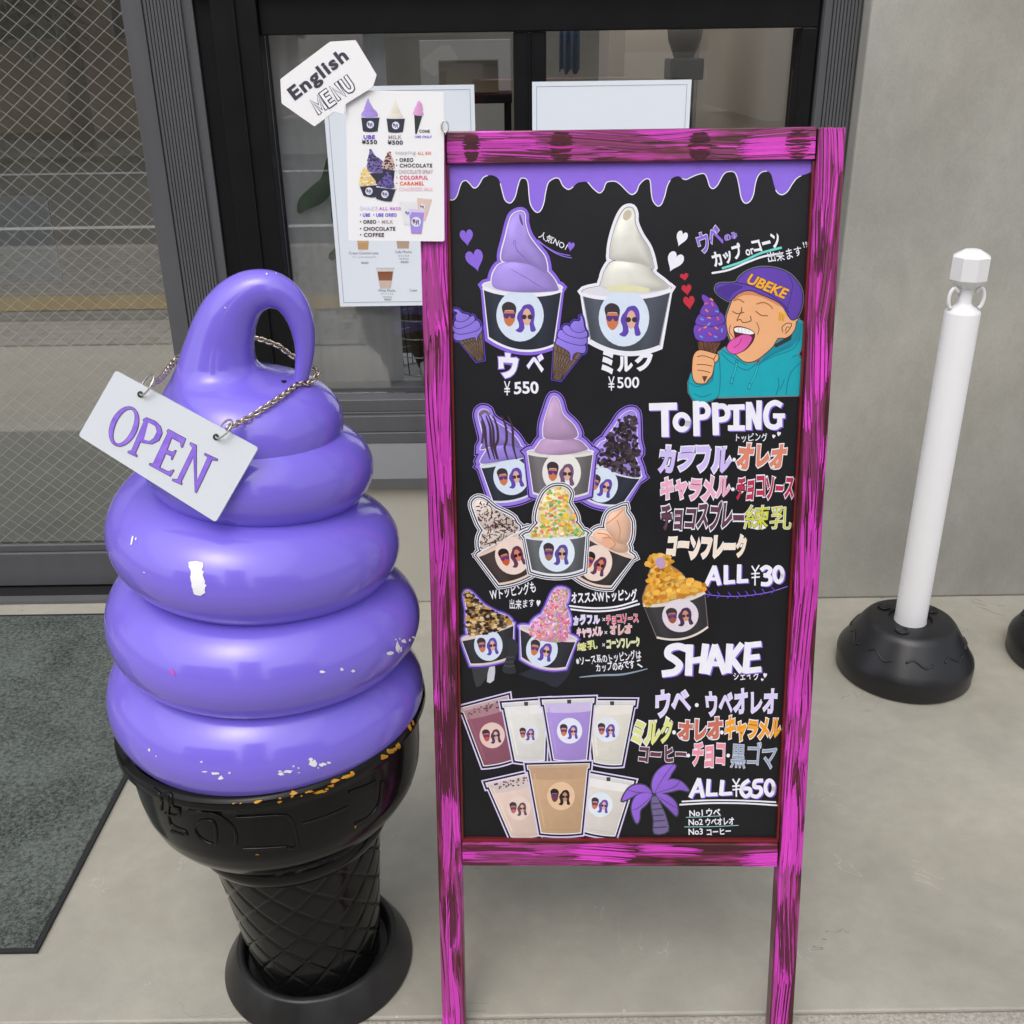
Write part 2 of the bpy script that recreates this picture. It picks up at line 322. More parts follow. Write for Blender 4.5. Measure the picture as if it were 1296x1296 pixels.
MAT = dict(
    floor=concrete('smooth_concrete_floor', (0.338, 0.324, 0.276), (1, 1, 1), 0.55, 0.20, 0.15, scratch=True),
    kerb=concrete('rough_concrete_kerb', (0.36, 0.34, 0.295), (1, 1, 1), 0.9, 0.15, 0.9, speck=0.30),
    wall=concrete('trowelled_concrete_wall', (0.345, 0.339, 0.305), (1.3, 1, 0.8), 0.7, 0.17, 0.15, speck=0.04),
    plinth=concrete('pale_concrete_plinth', (0.44, 0.42, 0.365), (1, 1, 1), 0.7, 0.07, 0.12),
    pavers=pavermat(),
    tactile=mat('yellow_tactile_paving', (0.40, 0.28, 0.09), 0.8, var=0.15, scale=12),
    asphalt=mat('asphalt', (0.05, 0.05, 0.052), 0.9, var=0.2, scale=60),
    roadpaint=mat('road_paint', (0.7, 0.7, 0.68), 0.7, var=0.08, scale=20),
    soil=mat('ground', (0.12, 0.115, 0.10), 0.95, var=0.2, scale=2),
    alu=mat('grey_aluminium', (0.12, 0.122, 0.130), 0.42, metal=0.35, var=0.05, scale=30, stretch=(1, 1, 0.1)),
    alu2=mat('lighter_grey_aluminium', (0.135, 0.138, 0.146), 0.45, metal=0.35, var=0.05, scale=20),
    black=mat('black_window_frame', (0.005, 0.005, 0.006), 0.45, spec=0.25, var=0.1, scale=20),
    blackgap=mat('gap_shade_black', (0.004, 0.004, 0.004), 0.8),
    glass=glassmat('window_glass', 0.085, (0.985, 0.99, 0.99)),
    wglass=glassmat('wired_glass', 0.17, (0.985, 0.99, 0.98)),
    wire=mat('glass_wire', (0.44, 0.45, 0.42), 0.5, metal=0.2),
    mat_=carpetmat(),
    purple=mat('glossy_purple_paint', (0.198, 0.142, 0.70), 0.18, var=0.035, scale=3, coat=0.48, bump=0.09, bscale=75),
    chip=mat('bare_white_chip', (0.82, 0.81, 0.84), 0.6),
    cupblack=mat('black_painted_cone', (0.006, 0.006, 0.006), 0.14, spec=0.22, var=0.3, scale=14, coat=0.0, bump=0.04, bscale=120),
    ychip=mat('yellow_paint_chip', S(186, 130, 10), 0.5, var=0.15, scale=40),
    rubber=mat('worn_black_base', (0.026, 0.026, 0.026), 0.32, spec=0.35, col2=(0.007, 0.007, 0.007), scale=11, det=9, bump=0.1, bscale=90),
    brush_v=brushmat('magenta_brushed_post', (1, 0.01, 5)),
    brush_h=brushmat('magenta_brushed_rail', (5, 0.01, 1)),
    redwood=mat('dark_red_stained_wood', S(104, 20, 26), 0.35, var=0.3, scale=30, coat=0.2),
    chalk=mat('black_chalkboard', (0.007, 0.007, 0.009), 0.40, spec=0.38, var=0.3, scale=7, bump=0.05, bscale=300),
    ink=artmat('marker_paint', 0.55, 0.4),
    gloss=artmat('glossy_brush_paint', 0.33, 0.5, 0.3),
    print=artmat('printed_photo', 0.32, 0.5),
    card=artmat('laminated_card', 0.28, 0.5),
    paper=artmat('window_poster_paper', 0.6, 0.3),
    signw=mat('sign_plate_satin', (0.60, 0.64, 0.68), 0.4, var=0.02, scale=3),
    signp=mat('sign_letter_purple', S(150, 116, 226), 0.45, col2=S(118, 82, 196), scale=60),
    signd=mat('cut_edge_shade', S(52, 38, 80), 0.6),
    brass=mat('brassy_steel_chain', S(206, 194, 172), 0.26, metal=1.0, var=0.2, scale=60),
    wire_ring=mat('silver_ring', S(205, 200, 190), 0.25, metal=0.9),
    whitepl=mat('white_plastic', (0.80, 0.80, 0.815), 0.35, var=0.015, scale=6),
    blackpl=mat('black_plastic', (0.010, 0.010, 0.012), 0.36, var=0.3, scale=10, bump=0.05, bscale=150),
    inwall=mat('interior_cream_wall', (0.55, 0.50, 0.42), 0.8, var=0.04, scale=3),
    inbrown=mat('interior_brown_panel', (0.21, 0.197, 0.168), 0.6, var=0.2, scale=5),
    infloor=mat('interior_floor', (0.46, 0.44, 0.385), 0.5, var=0.1, scale=4),
    curtain=clothmat('translucent_curtain', (0.93, 0.94, 0.92)),
    shelfw=mat('white_shelf', (0.8, 0.8, 0.78), 0.5, var=0.03, scale=3),
    cardboard=mat('cardboard', (0.60, 0.50, 0.33), 0.8, var=0.06, scale=9),
    steel=mat('stainless_steel', (0.55, 0.56, 0.57), 0.28, metal=1.0, var=0.06, scale=9),
    dark=mat('dark_appliance', (0.012, 0.011, 0.011), 0.4, var=0.2, scale=8),
    denim=mat('blue_denim', (0.05, 0.09, 0.19), 0.9, var=0.3, scale=14),
    leaf=mat('green_leaf', (0.06, 0.16, 0.05), 0.45, var=0.35, scale=9),
    darkleaf=mat('tree_leaf', (0.045, 0.075, 0.03), 0.6, var=0.5, scale=4),
    bark=mat('bark', (0.12, 0.085, 0.055), 0.9, var=0.4, scale=20, bump=0.6, bscale=60),
    tan=mat('tan_facade', (0.40, 0.27, 0.17), 0.8, var=0.06, scale=1),
    greyf=mat('grey_facade', (0.34, 0.34, 0.33), 0.8, var=0.06, scale=1),
    winpane=mat('dark_window_pane', (0.02, 0.025, 0.03), 0.08),
    bread=mat('brown_pinecone', (0.10, 0.055, 0.025), 0.8, var=0.5, scale=60, bump=0.8, bscale=60),
)

# ------------------------------------------------------------------ setting: ground, walls, windows
WY = 2.21      # face of the concrete wall
def sheet(name, x0, x1, y0, y1, z, m, th=None):
    if th is None: o = mob(name, [(x0,y0,z),(x1,y0,z),(x1,y1,z),(x0,y1,z)], [(0,1,2,3)], m, origin=(0,0,0))
    else: o = MB().box((x0,y0,z-th),(x1,y1,z)).obj(name, m, origin=(0,0,0), bev=0.004)
    return tag(o, kind='structure')
sheet('ground', -250, 250, -250, 250, -0.16, MAT['soil'])
sheet('floor', -9, 9, 1.026, WY+0.16, 0.0, MAT['floor'], 0.15)
sheet('kerb_strip', -9, 9, 0.20, 1.024, 0.0, MAT['kerb'], 0.15)
sheet('gutter', -9, 9, -0.1, 0.198, -0.012, MAT['floor'], 0.12)
sheet('pavement', -30, 30, -2.7, -0.102, -0.006, MAT['pavers'], 0.12)
sheet('tactile_strip', -30, 30, -1.15, -0.80, -0.001, MAT['tactile'])
sheet('road_kerb', -30, 30, -2.86, -2.702, -0.004, MAT['kerb'], 0.14)
sheet('road', -80, 80, -10.0, -2.862, -0.10, MAT['asphalt'])
sheet('road_marking', -80, 80, -4.35, -4.2, -0.096, MAT['roadpaint'])
sheet('road_marking', -80, 80, -8.7, -8.5, -0.096, MAT['roadpaint'])
sheet('far_pavement', -60, 60, -13.0, -10.0, -0.02, MAT['pavers'], 0.12)

# pixel-measured heights on the shop front
zt = ony(650, 40, 2.30).z        # head of the service window glass
zs = 0.488
XL, XR = -0.489, 0.597            # glass left / right
# concrete wall right of the window, plinth under the window, wall above
mb = MB().box((0.712, WY, 0), (9, WY+0.14, 3.4))
tag(mb.obj('concrete_wall', MAT['wall'], bev=0.006), 'grey trowelled concrete wall at the right behind the white pole', 'wall')
mb = MB().box((-0.75, WY+0.012, 0), (0.7115, WY+0.14, 0.318))
tag(mb.obj('concrete_plinth', MAT['plinth'], bev=0.004), 'pale low concrete wall under the service window', 'wall')
mb = MB().box((-9, WY+0.02, 1.75), (0.7115, WY+0.14, 3.4))
tag(mb.obj('upper_wall', MAT['wall']), 'grey concrete wall above the window heads', 'wall')
# ---- service window
sw = tag(root('service_window', (0.05, 2.25, 0.318)), 'black framed sliding service window behind the chalkboard with papers on its glass', 'window')
G = 2.30
mb = MB(); mb.box((-0.489, G-0.035, zt), (0.628, G+0.04, zt+0.075)); mb.box((-0.617, G-0.055, zt+0.0755), (0.633, G+0.04, zt+0.2)); mb.box((-0.617, G-0.02, zt+0.2), (0.633, G+0.04, 1.75))
mb.box((-0.489, G-0.042, zt+0.066), (0.628, G-0.0355, zt+0.074))
mb.obj('head_frame', MAT['black'], sw, bev=0.002)
mb = MB(); mb.box((-0.58, G-0.05, zs+0.03), (-0.4895, G+0.04, zt+0.075)); mb.box((-0.617, G-0.03, zs+0.03), (-0.5805, G+0.04, zt+0.075)); mb.box((-0.535, G-0.056, zs+0.03), (-0.531, G-0.0505, zt+0.07))
mb.obj('side_jamb', MAT['black'], sw, bev=0.002)
mb = MB(); mb.box((XR, G-0.035, zs+0.03), (0.628, G+0.04, zt-0.001)); mb.obj('side_jamb', MAT['black'], sw, bev=0.002)
mb = MB(); mb.box((0.0165, G-0.03, zs+0.03), (0.083, G+0.04, zt-0.001)); mb.box((0.047, G-0.036, zs+0.03), (0.051, G-0.0305, zt-0.001)); mb.obj('meeting_stile', MAT['black'], sw, bev=0.002)
mb = MB().box((-0.489, G-0.002, zs+0.03), (0.016, G+0.003, zt-0.0005)); mb.obj('glass_pane', MAT['glass'], sw)
mb = MB().box((0.0835, G+0.012, zs+0.03), (XR-0.0005, G+0.017, zt-0.0005)); mb.obj('glass_pane', MAT['glass'], sw)
mb = MB(); mb.box((-0.617, G-0.05, zs), (0.633, G+0.04, zs+0.0295)); mb.box((-0.617, G-0.062, zs-0.045), (0.633, G+0.04, zs-0.006)); mb.box((-0.617, G-0.05, zs-0.006), (0.633, G+0.03, zs))
mb.box((-0.617, G-0.066, zs-0.072), (0.633, G+0.02, zs-0.0455))
mb.obj('sill_rail', MAT['alu'], sw, bev=0.002)
mb = MB(); mb.add([(-0.617, G-0.064, zs-0.0725), (0.633, G-0.064, zs-0.0725), (0.633, WY-0.012, 0.342), (-0.617, WY-0.012, 0.342), (0.633, WY-0.012, 0.319), (-0.617, WY-0.012, 0.319)], [(3,2,1,0), (5,4,2,3)])
mb.obj('sloping_sill', MAT['alu2'], sw, bev=0.001)
mb = MB(); mb.box((-0.585, G-0.062, zt+0.083), (-0.55, G-0.0555, zt+0.092)); mb.obj('catch_plate', MAT['alu2'], sw, bev=0.001)

# ---- ribbed posts either side of the window
def ribbed(name, x0, x1, yf, ribs, flat, label):
    mb = MB(); mb.box((x0, yf, 0), (x1, 2.34, 1.75))
    for a, b in flat: mb.box((a, yf-0.006, 0), (b, yf-0.0005, 1.75))
    n = ribs[2]; w = (ribs[1]-ribs[0])/n
    for i in range(n): mb.box((ribs[0]+i*w, yf-0.007, 0), (ribs[0]+(i+0.80)*w, yf-0.0005, 1.75))
    return tag(mb.obj(name, MAT['alu'], bev=0.001), label, 'post')
ribbed('ribbed_post', -0.757, -0.6175, 2.262, (-0.712, -0.638, 11), [(-0.757, -0.716)], 'tall grey ribbed aluminium post left of the service window')
ribbed('ribbed_post', 0.6335, 0.711, 2.262, (0.652, 0.708, 8), [(0.635, 0.650)], 'grey ribbed aluminium post between the service window and the concrete wall')

# ---- wired glass door at the left
dr = tag(root('wired_glass_door', (-1.6, 2.33, 0)), 'left glass door of wired diamond mesh glass with a grey bottom rail', 'door')
mb = MB(); mb.box((-3.2, 2.315, 0.012), (-0.748, 2.35, 0.105)); mb.box((-3.2, 2.322, 0.105), (-0.748, 2.345, 0.125)); mb.obj('bottom_rail', MAT['alu'], dr, bev=0.003)
mb = MB(); mb.box((-3.2, 2.318, 1.70), (-0.748, 2.35, 1.75)); mb.obj('top_rail', MAT['alu'], dr, bev=0.002)
mb = MB().box((-3.2, 2.330, 0.126), (-0.748, 2.336, 1.70)); mb.obj('glass_pane', MAT['wglass'], dr)
x0, x1, z0, z1 = -3.2, -0.749, 0.126, 1.70; mb = MB(); yw = 2.3275; sp = 0.0245; hw = 0.00036
def clipseg(p, d):
    t0, t1 = -9, 9
    for c, dd, lo, hi in ((p[0], d[0], x0, x1), (p[1], d[1], z0, z1)):
        a, b = (lo-c)/dd, (hi-c)/dd
        if a > b: a, b = b, a
        t0, t1 = max(t0, a), min(t1, b)
    return (t0, t1) if t1 > t0 else None
for sgn, tilt in ((1, 0.80), (-1, 0.80)):
    d = Vector((1, sgn*tilt)).normalized(); nrm = Vector((-d.y, d.x))
    for k in range(-100, 101):
        p = Vector((-1.98, 0.9))+nrm*(k*sp); c = clipseg(p, d)
        if c:
            a = p+d*c[0]; b = p+d*c[1]; w = nrm*hw; yy = yw+(0.0004 if sgn > 0 else 0)
            mb.add([(a.x-w.x, yy, a.y-w.y), (b.x-w.x, yy, b.y-w.y), (b.x+w.x, yy, b.y+w.y), (a.x+w.x, yy, a.y+w.y)], [(0,1,2,3)])
mb.obj('wire_mesh', MAT['wire'], dr)
mb = MB().box((-3.2, 2.27, 0.0015), (-0.748, 2.36, 0.006)); tag(mb.obj('threshold_groove_shade', MAT['blackgap']), kind='structure')  # flat black strip paints in the shade of the gap below the door
mb = MB().box((-3.2, 2.24, 0.0015), (-0.748, 2.268, 0.009)); tag(mb.obj('threshold_strip', MAT['alu2']), kind='structure')

# ---- room behind the glass
rm = root('shop_interior', (0, 2.4, 0)); rm['kind'] = 'structure'
mb = MB().box((-5, 2.40, -0.05), (2.5, 6.0, 0.0)); mb.obj('floor', MAT['infloor'], rm)
mb = MB().box((-5, 5.2, 0), (2.5, 5.3, 2.6)); mb.obj('back_wall', MAT['inbrown'], rm)
mb = MB(); mb.box((-5, 2.36, 2.5), (1.0, 2.44, 2.6)); mb.box((-5, 4.4, 2.5), (1.0, 5.3, 2.6)); mb.box((-5, 3.9, 2.5), (-0.9, 4.3995, 2.6)); mb.obj('ceiling', MAT['inwall'], rm)  # wide opening left in the ceiling, added to let sky light brighten the room
mb = MB().box((0.90, 2.36, 0), (1.0, 5.2, 2.5)); mb.obj('side_wall', MAT['inwall'], rm)
mb = MB().box((-5.1, 2.36, 0), (-5, 5.2, 2.5)); mb.obj('side_wall', MAT['inbrown'], rm)

# ------------------------------------------------------------------ carpet mat
mb = MB(); mb.box((-2.4, 1.156, 0.001), (-0.741, 2.172, 0.007)); 
mo = mb.obj('door_mat', MAT['mat_'], bev=0.003); tag(mo, 'dark grey green carpet mat lying on the concrete before the wired glass door', 'mat')
mb = MB()
for a, b in (((-2.4, 1.1485, 0.001), (-0.7335, 1.1555, 0.0055)), ((-0.7405, 1.156, 0.001), (-0.7335, 2.172, 0.0055)), ((-2.4, 2.1725, 0.001), (-0.7335, 2.180, 0.0055))): mb.box(a, b)
mb.obj('rubber_edge', mat('mat_edge_rubber', (0.012, 0.013, 0.014), 0.7), mo)

# ------------------------------------------------------------------ giant soft serve cone
BASE = onz(405, 1212); YC = BASE.y
def PX(x, y): return ony(x, y, YC)
def MPP(x, y): return (ony(x+1, y, YC)-ony(x, y, YC)).length
cone = tag(root('soft_serve_cone', (BASE.x, YC, 0)), 'giant glossy purple soft serve ice cream statue in a black waffle cone', 'ice cream statue')
# leaning cone axis
pr = PX(343, 886)
AX = (Vector((pr.x, YC, pr.z))-Vector((BASE.x, YC, 0))).normalized(); AX = Vector((AX.x*0.9, 0, AX.z)).normalized()
rows = [(884, 183), (886, 189), (889, 192), (896, 192), (899, 188.5), (901, 183), (904, 180), (925, 178), (948, 175), (966, 171), (981, 164), (992, 155), (1001, 145), (1008, 134), (1013, 122), (1016, 114)]
prof = []
for y, r in rows:
    z = PX(360, y).z; prof.append((r*MPP(360, y), z/AX.z))
prof = prof[::-1]
B0 = Vector((BASE.x, YC, 0))
mb = cup_mb = MB()
inner = [(prof[-1][0]-0.004, prof[-1][1]-0.03), (0.05, prof[-1][1]-0.035)]
pp = []
for (a, b) in zip(prof, prof[1:]):
    for j in range(3): pp.append((a[0]+(b[0]-a[0])*j/3, a[1]+(b[1]-a[1])*j/3))
pp.append(prof[-1])
mb.lathe([(0.02, pp[0][1])]+pp+inner, B0, 128, AX)
# waist band and lower waffle cone
wz = [(y, PX(381, y).z/AX.z) for y in (1012, 1015, 1021, 1030, 1037, 1041, 1044)]
wr = [104, 118, 123, 121.5, 117, 112, 105]
mb = MB(); mb.lathe([(0.03, wz[-1][1])]+[(r*MPP(381, y), z) for (y, z), r in zip(wz[::-1], wr[::-1])]+[(0.03, wz[0][1])], B0, 96, AX)
smooth_by_angle(mb.obj('waist_band', MAT['cupblack'], cone), 55)
zA = wz[-1][1]+0.003; zB = 0.022; rA = 107*MPP(381, 1050); rB = 79*MPP(403, 1175)
NZ = 110
def waf(r, z, t):
    s = (zA-z)
    g = 0
    for sg in (1, -1):
        q = (t*13/(2*math.pi)+sg*s*19) % 1.0; q = min(q, 1-q); g = max(g, math.exp(-(q/0.05)**2))
    return r-0.0021*g
mb = MB(); mb.lathe([(rB+(rA-rB)*j/NZ, zB+(zA-zB)*j/NZ) for j in range(NZ+1)], B0, 288, AX, waf)
smooth_by_angle(mb.obj('waffle_cone', MAT['cupblack'], cone), 60)
# weight ring on the floor
mb = MB(); rr = 0.1395
mb.lathe([(0.05, 0.001), (rr-0.001, 0.001), (rr, 0.003), (rr-0.0008, 0.006), (0.1185, 0.0425), (0.1165, 0.0452), (0.112, 0.0458), (0.1085, 0.0450), (0.106, 0.042), (0.103, 0.022), (0.05, 0.020)], B0, 96)
for a in (205, 262, 282, 330, 20, 90, 150):
    pass
smooth_by_angle(mb.obj('weight_ring', MAT['rubber'], cone), 50)

# swirl: helical tube, then the dome and the curled tip
half = [(-0.75, 300, 548), (-0.5, 190, 562), (0, 473, 592), (0.5, 133, 655), (1, 505, 690), (1.5, 133, 765), (2, 532, 788), (2.5, 135, 872), (3, 537, 876), (3.5, 150, 958), (4, 520, 968)]
Rt = [(-0.75, 410), (0, 473), (1, 505), (2, 532), (3, 537), (4, 515)]
Lt = [(-0.75, 205), (-0.5, 188), (0.5, 141), (1.5, 143), (2.5, 145), (3.5, 158), (4, 166)]
zt_ = [(-0.75, 552), (-0.5, 568), (0, 594), (0.5, 650), (1, 692), (1.5, 762), (2, 780), (2.5, 856), (3, 867), (3.5, 946), (4, 975)]
def sm(tab, t):   # smoothed interpolation
    return sum(interp(tab, t+d)*w for d, w in ((-0.16, .25), (0, .5), (0.16, .25)))
ctr = []; ra = []; rb = []
N = 96
seg = 40
V = []; Fc = []
i0 = int(-0.75*N); i1 = int(3.30*N)
for i in range(i0, i1+1):
    t = i/N; y = sm(zt_, t)
    xr = PX(sm(Rt, t), y).x; xl = PX(sm(Lt, t), y).x
    c = (xr+xl)/2; r = (xr-xl)/2; z = PX(330, y).z
    ph = 2*math.pi*t          # 0 = right, then behind, left, front
    ph_ = ph                  # counter-clockwise from +X seen from above is back first
    a = 0.078 if t > 0 else 0.078*(1+t*0.5); b = interp([(-0.75, 0.045), (0, 0.061), (1, 0.066), (2, 0.068), (3, 0.069), (4, 0.06)], t)
    d = Vector((math.cos(ph_), math.sin(ph_), 0))
    cc = Vector((c, YC, z))+d*(r-a)
    for k in range(seg):
        q = 2*math.pi*k/seg; V.append(cc+d*(a*math.cos(q))+Vector((0, 0, b*math.sin(q))))
n = i1-i0+1
for i in range(n-1):
    for k in range(seg):
        l = (k+1) % seg; Fc.append((i*seg+k, i*seg+l, (i+1)*seg+l, (i+1)*seg+k))
Fc.append(tuple(range(seg-1, -1, -1))); Fc.append(tuple((n-1)*seg+k for k in range(seg)))
sw_mb = MB(); sw_mb.add(V, Fc)
# core so nothing shows through the coil
cz = [PX(330, y) for y in (600, 700, 800, 900, 950)]
sw_mb.lathe([(0.10, cz[4].z), (0.13, cz[3].z), (0.13, cz[2].z), (0.11, cz[1].z), (0.07, cz[0].z)], Vector((cz[2].x, YC, 0)), 48)
secs = [(318, 600, 80), (318.5, 580, 101), (319, 560, 112), (319, 540, 115), (317.5, 522, 113), (312.5, 507, 108), (307, 496, 100), (301, 487, 90), (293, 480, 78), (284, 475, 66), (277, 469, 56.5), (275, 460, 50), (276, 448, 46), (279.5, 430, 41.5), (285, 412, 38.5), (292, 396, 35.5), (304, 380, 31.5), (321, 369, 27.5), (342, 366.5, 24), (361, 375, 20.5), (374, 391, 18), (382, 412, 15.5), (385.5, 434, 13), (385, 455, 11), (382, 474, 9.6), (379, 492, 9)]
pts = cr(secs, 6)
P3 = [PX(x, y) for x, y, r in pts]; Rr = [r*MPP(x, y) for x, y, r in pts]
def loft(P3, Rr, seg=56):
    n = len(P3); V = []; Fc = []
    for i, p in enumerate(P3):
        t = (P3[min(i+1, n-1)]-P3[max(i-1, 0)]).normalized(); f = min(1, max(0, (i-60)/30)); f = f*f*(3-2*f)
        t = (Vector((0, 0, 1))*(1-f)+t*f).normalized(); bb = Vector((0, 1, 0)); cc = bb.cross(t).normalized()
        for k in range(seg):
            q = 2*math.pi*k/seg; V.append(p+cc*(Rr[i]*math.cos(q))-bb*(Rr[i]*math.sin(q)))
    for i in range(n-1):
        for k in range(seg):
            l = (k+1) % seg; Fc.append((i*seg+l, i*seg+k, (i+1)*seg+k, (i+1)*seg+l))
    sw_mb.add(V, Fc)
loft(P3, Rr)

def bvh_of(m): return BVHTree.FromPolygons(m.V, m.F)
BS = bvh_of(sw_mb); BC = bvh_of(cup_mb)
def hit(bv, x, y):
    d = ray(x, y).normalized(); h = bv.ray_cast(CAMP, d); return (h[0], h[1]) if h[0] is not None else (None, None)
rng = random.Random(3)
def decal(mbx, bv, pts, off=0.0007, m=1, rings=3):
    Q = []
    for q in range(len(pts)):
        p0, p1 = pts[q-1], pts[q]
        for w in (0, .34, .67): Q.append((p0[0]+(p1[0]-p0[0])*w+rng.uniform(-.55, .55), p0[1]+(p1[1]-p0[1])*w+rng.uniform(-.45, .45)))
    pts = Q
    prev = None; cx = sum(p[0] for p in pts)/len(pts); cy = sum(p[1] for p in pts)/len(pts); n = len(pts); V = []
    for r in range(rings+1):
        f = r/rings
        for (x, y) in (pts if r else [(cx, cy)]):
            h, nn = hit(bv, cx+(x-cx)*f, cy+(y-cy)*f)
            if h is None or (prev is not None and (h-prev).length > 0.03): return
            prev = h
            V.append(h+(nn if nn.dot(ray(x, y)) < 0 else -nn)*off)
    Fc = [(0, 1+i, 1+(i+1) % n) for i in range(n)]
    for r in range(1, rings):
        for i in range(n):
            j = (i+1) % n; Fc.append((1+(r-1)*n+i, 1+r*n+i, 1+r*n+j, 1+(r-1)*n+j))
    mbx.m = m; mbx.add(V, Fc)
def blob(cx, cy, rx, ry, n=11, j=0.35, rot=0):
    P = []
    for i in range(n):
        a = 2*math.pi*i/n; k = 1+rng.uniform(-j, j); u, v = rx*k*math.cos(a), ry*k*math.sin(a)
        P.append((cx+u*math.cos(rot)-v*math.sin(rot), cy+u*math.sin(rot)+v*math.cos(rot)))
    return P
z4 = lambda L: [(120+x*.3395, 660+y*.3395) for x, y in L]
ch = sw_mb
decal(ch, BS, z4([(350,152),(372,148),(402,152),(405,165),(398,178),(408,188),(402,198),(412,222),(408,232),(416,238),(410,250),(413,265),(396,276),(370,270),(366,252),(360,228),(356,205),(360,190),(352,170)]), rings=4)
decal(ch, BS, z4([(140,55),(146,54),(144,70),(140,88),(134,86),(138,70)])); decal(ch, BS, z4([(153,58),(158,60),(154,72),(151,70)]))
for b in ((1128,470,10,20),(1100,490,13,8),(1150,446,8,9),(1140,475,5,9),(1172,442,4,5),(1187,432,5,4),(1120,440,3,3),(1135,437,3,3)): decal(ch, BS, blob(120+b[0]*.3395, 660+b[1]*.3395, b[2]*.34, b[3]*.34))
for b in ((848,560,11,5),(920,550,5,6),(962,556,8,5),(205,850,4,5),(230,875,2,3),(398,895,6,3),(450,938,20,5),(470,955,10,7),(410,932,8,3),(502,936,4,4),(694,940,12,6),(720,932,18,5),(760,918,4,3),(812,900,15,13),(805,885,8,5),(850,905,12,6),(872,898,7,4),(690,930,6,3),(832,918,3,2),(760,935,4,2),(185,190,3,2),(740,912,3,3)): decal(ch, BS, blob(120+b[0]*.3395, 660+b[1]*.3395, b[2]*.34, b[3]*.34))
for b in ((665,225,4,3),(835,88,3,3),(872,85,2,2)): decal(ch, BS, blob(80+b[0]*.3086, 320+b[1]*.3086, b[2]*.31, b[3]*.31))
decal(ch, BS, blob(120+290*.3395, 660+562*.3395, 2.2, 4.5, rot=-0.6), m=2)
decal(ch, BS, blob(80+905*.3086, 320+529*.3086, 3.4, 1.8, j=0.1), m=3)
swirl = sw_mb.obj('ice_cream_swirl', [MAT['purple'], MAT['chip'], mat('pink_scuff', S(190, 84, 190), 0.5), MAT['dark']], cone)
smooth_by_angle(swirl, 45)
ye = cup_mb
for b in ((740,990,18,9),(770,1000,4,4),(800,985,20,3),(840,985,28,7),(880,962,16,6),(895,945,22,7),(940,928,24,8),(960,918,10,10),(865,975,8,5),(610,1022,16,6),(520,1028,8,3),(545,1028,6,3),(690,1022,8,5),(735,1003,5,4),(690,1010,4,3),(1075,855,16,10),(1110,830,20,11),(1130,815,12,14),(1165,768,12,24),(1172,745,8,14),(1185,730,5,12),(1095,835,10,12),(1155,790,10,9)):
    decal(ye, BC, blob(120+b[0]*.3395, 667.5+b[1]*.3395, b[2]*.29, b[3]*.27, rot=-0.25), m=1)
for b in ((970,1135,2,7),(605,1240,6,2),(612,1222,3,2),(740,1218,4,3)): decal(ye, BC, blob(120+b[0]*.3395, 660+b[1]*.3395, b[2]*.34, b[3]*.34), m=1)
# raised lettering on the cup
em = cup_mb; em.m = 0
z5 = lambda L: [(140+x*.3241, 940+y*.3241) for x, y in L]
def emboss(P, w=0.0022, closed=False):
    P = cr(z5(P), 6, closed); H = []
    for x, y in P:
        h, nn = hit(BC, x, y)
        if h is not None: H.append(h+(nn if nn.dot(ray(x, y)) < 0 else -nn)*0.0003)
    if len(H) > 2: em.tube(H, w, 8, closed=closed)
emboss([(300,275),(350,266),(420,285),(470,320),(490,360),(486,400)]); emboss([(300,275),(318,262),(360,264)])
emboss([(355,305),(400,308),(412,350),(408,395),(370,385),(340,360),(328,330)], closed=True)
emboss([(490,293),(560,290),(670,283),(700,295),(712,320),(725,370),(730,395)]); emboss([(520,414),(600,412),(685,406)]); emboss([(730,395),(715,412),(690,408)])
emboss([(750,318),(800,303),(860,282),(925,252)]); emboss([(930,192),(990,172),(1035,150)]); emboss([(953,317),(1000,295),(1035,260),(1052,215),(1058,150)])
emboss([(195,205),(235,200),(240,240),(268,262),(262,285),(215,275)]); emboss([(228,200),(232,310),(290,345),(292,362),(238,345)]); emboss([(170,180),(195,205),(200,260)])
cup = smooth_by_angle(cup_mb.obj('cup', [MAT['cupblack'], MAT['ychip']], cone), 50)

# ------------------------------------------------------------------ OPEN sign on its chain
zo = lambda x, y: (80+x*.3086, 320+y*.3086)
sg_c = [zo(215, 482), zo(800, 800), zo(625, 1105), zo(62, 750)]
nS = Vector((-0.10, -1, 0.34)).normalized()
# push the plate plane forward until it clears the swirl
def signdepth():
    best = None
    ctrp = PX(210, 565)
    for k in range(60):
        O = Vector((ctrp.x, YC-0.05-0.005*k, ctrp.z)); ok = True
        for a in range(13):
            for b in range(9):
                u, v = a/12, b/8
                x = (1-u)*((1-v)*sg_c[0][0]+v*sg_c[3][0])+u*((1-v)*sg_c[1][0]+v*sg_c[2][0]); y = (1-u)*((1-v)*sg_c[0][1]+v*sg_c[3][1])+u*((1-v)*sg_c[1][1]+v*sg_c[2][1])
                p = onplane(x, y, O, nS); h, _ = hit(BS, x, y)
                if h is not None and (h-CAMP).length < (p-CAMP).length+0.006: ok = False
        if ok: return O
    return O
OS = signdepth()
SP = lambda x, y, d=0.0: onplane(x, y, OS, nS)+nS*d
sc = sum((SP(*p) for p in sg_c), Vector())/4
sign = tag(root('open_sign', sc), 'white plate reading OPEN in purple letters hung on a chain round the purple statue', 'sign')
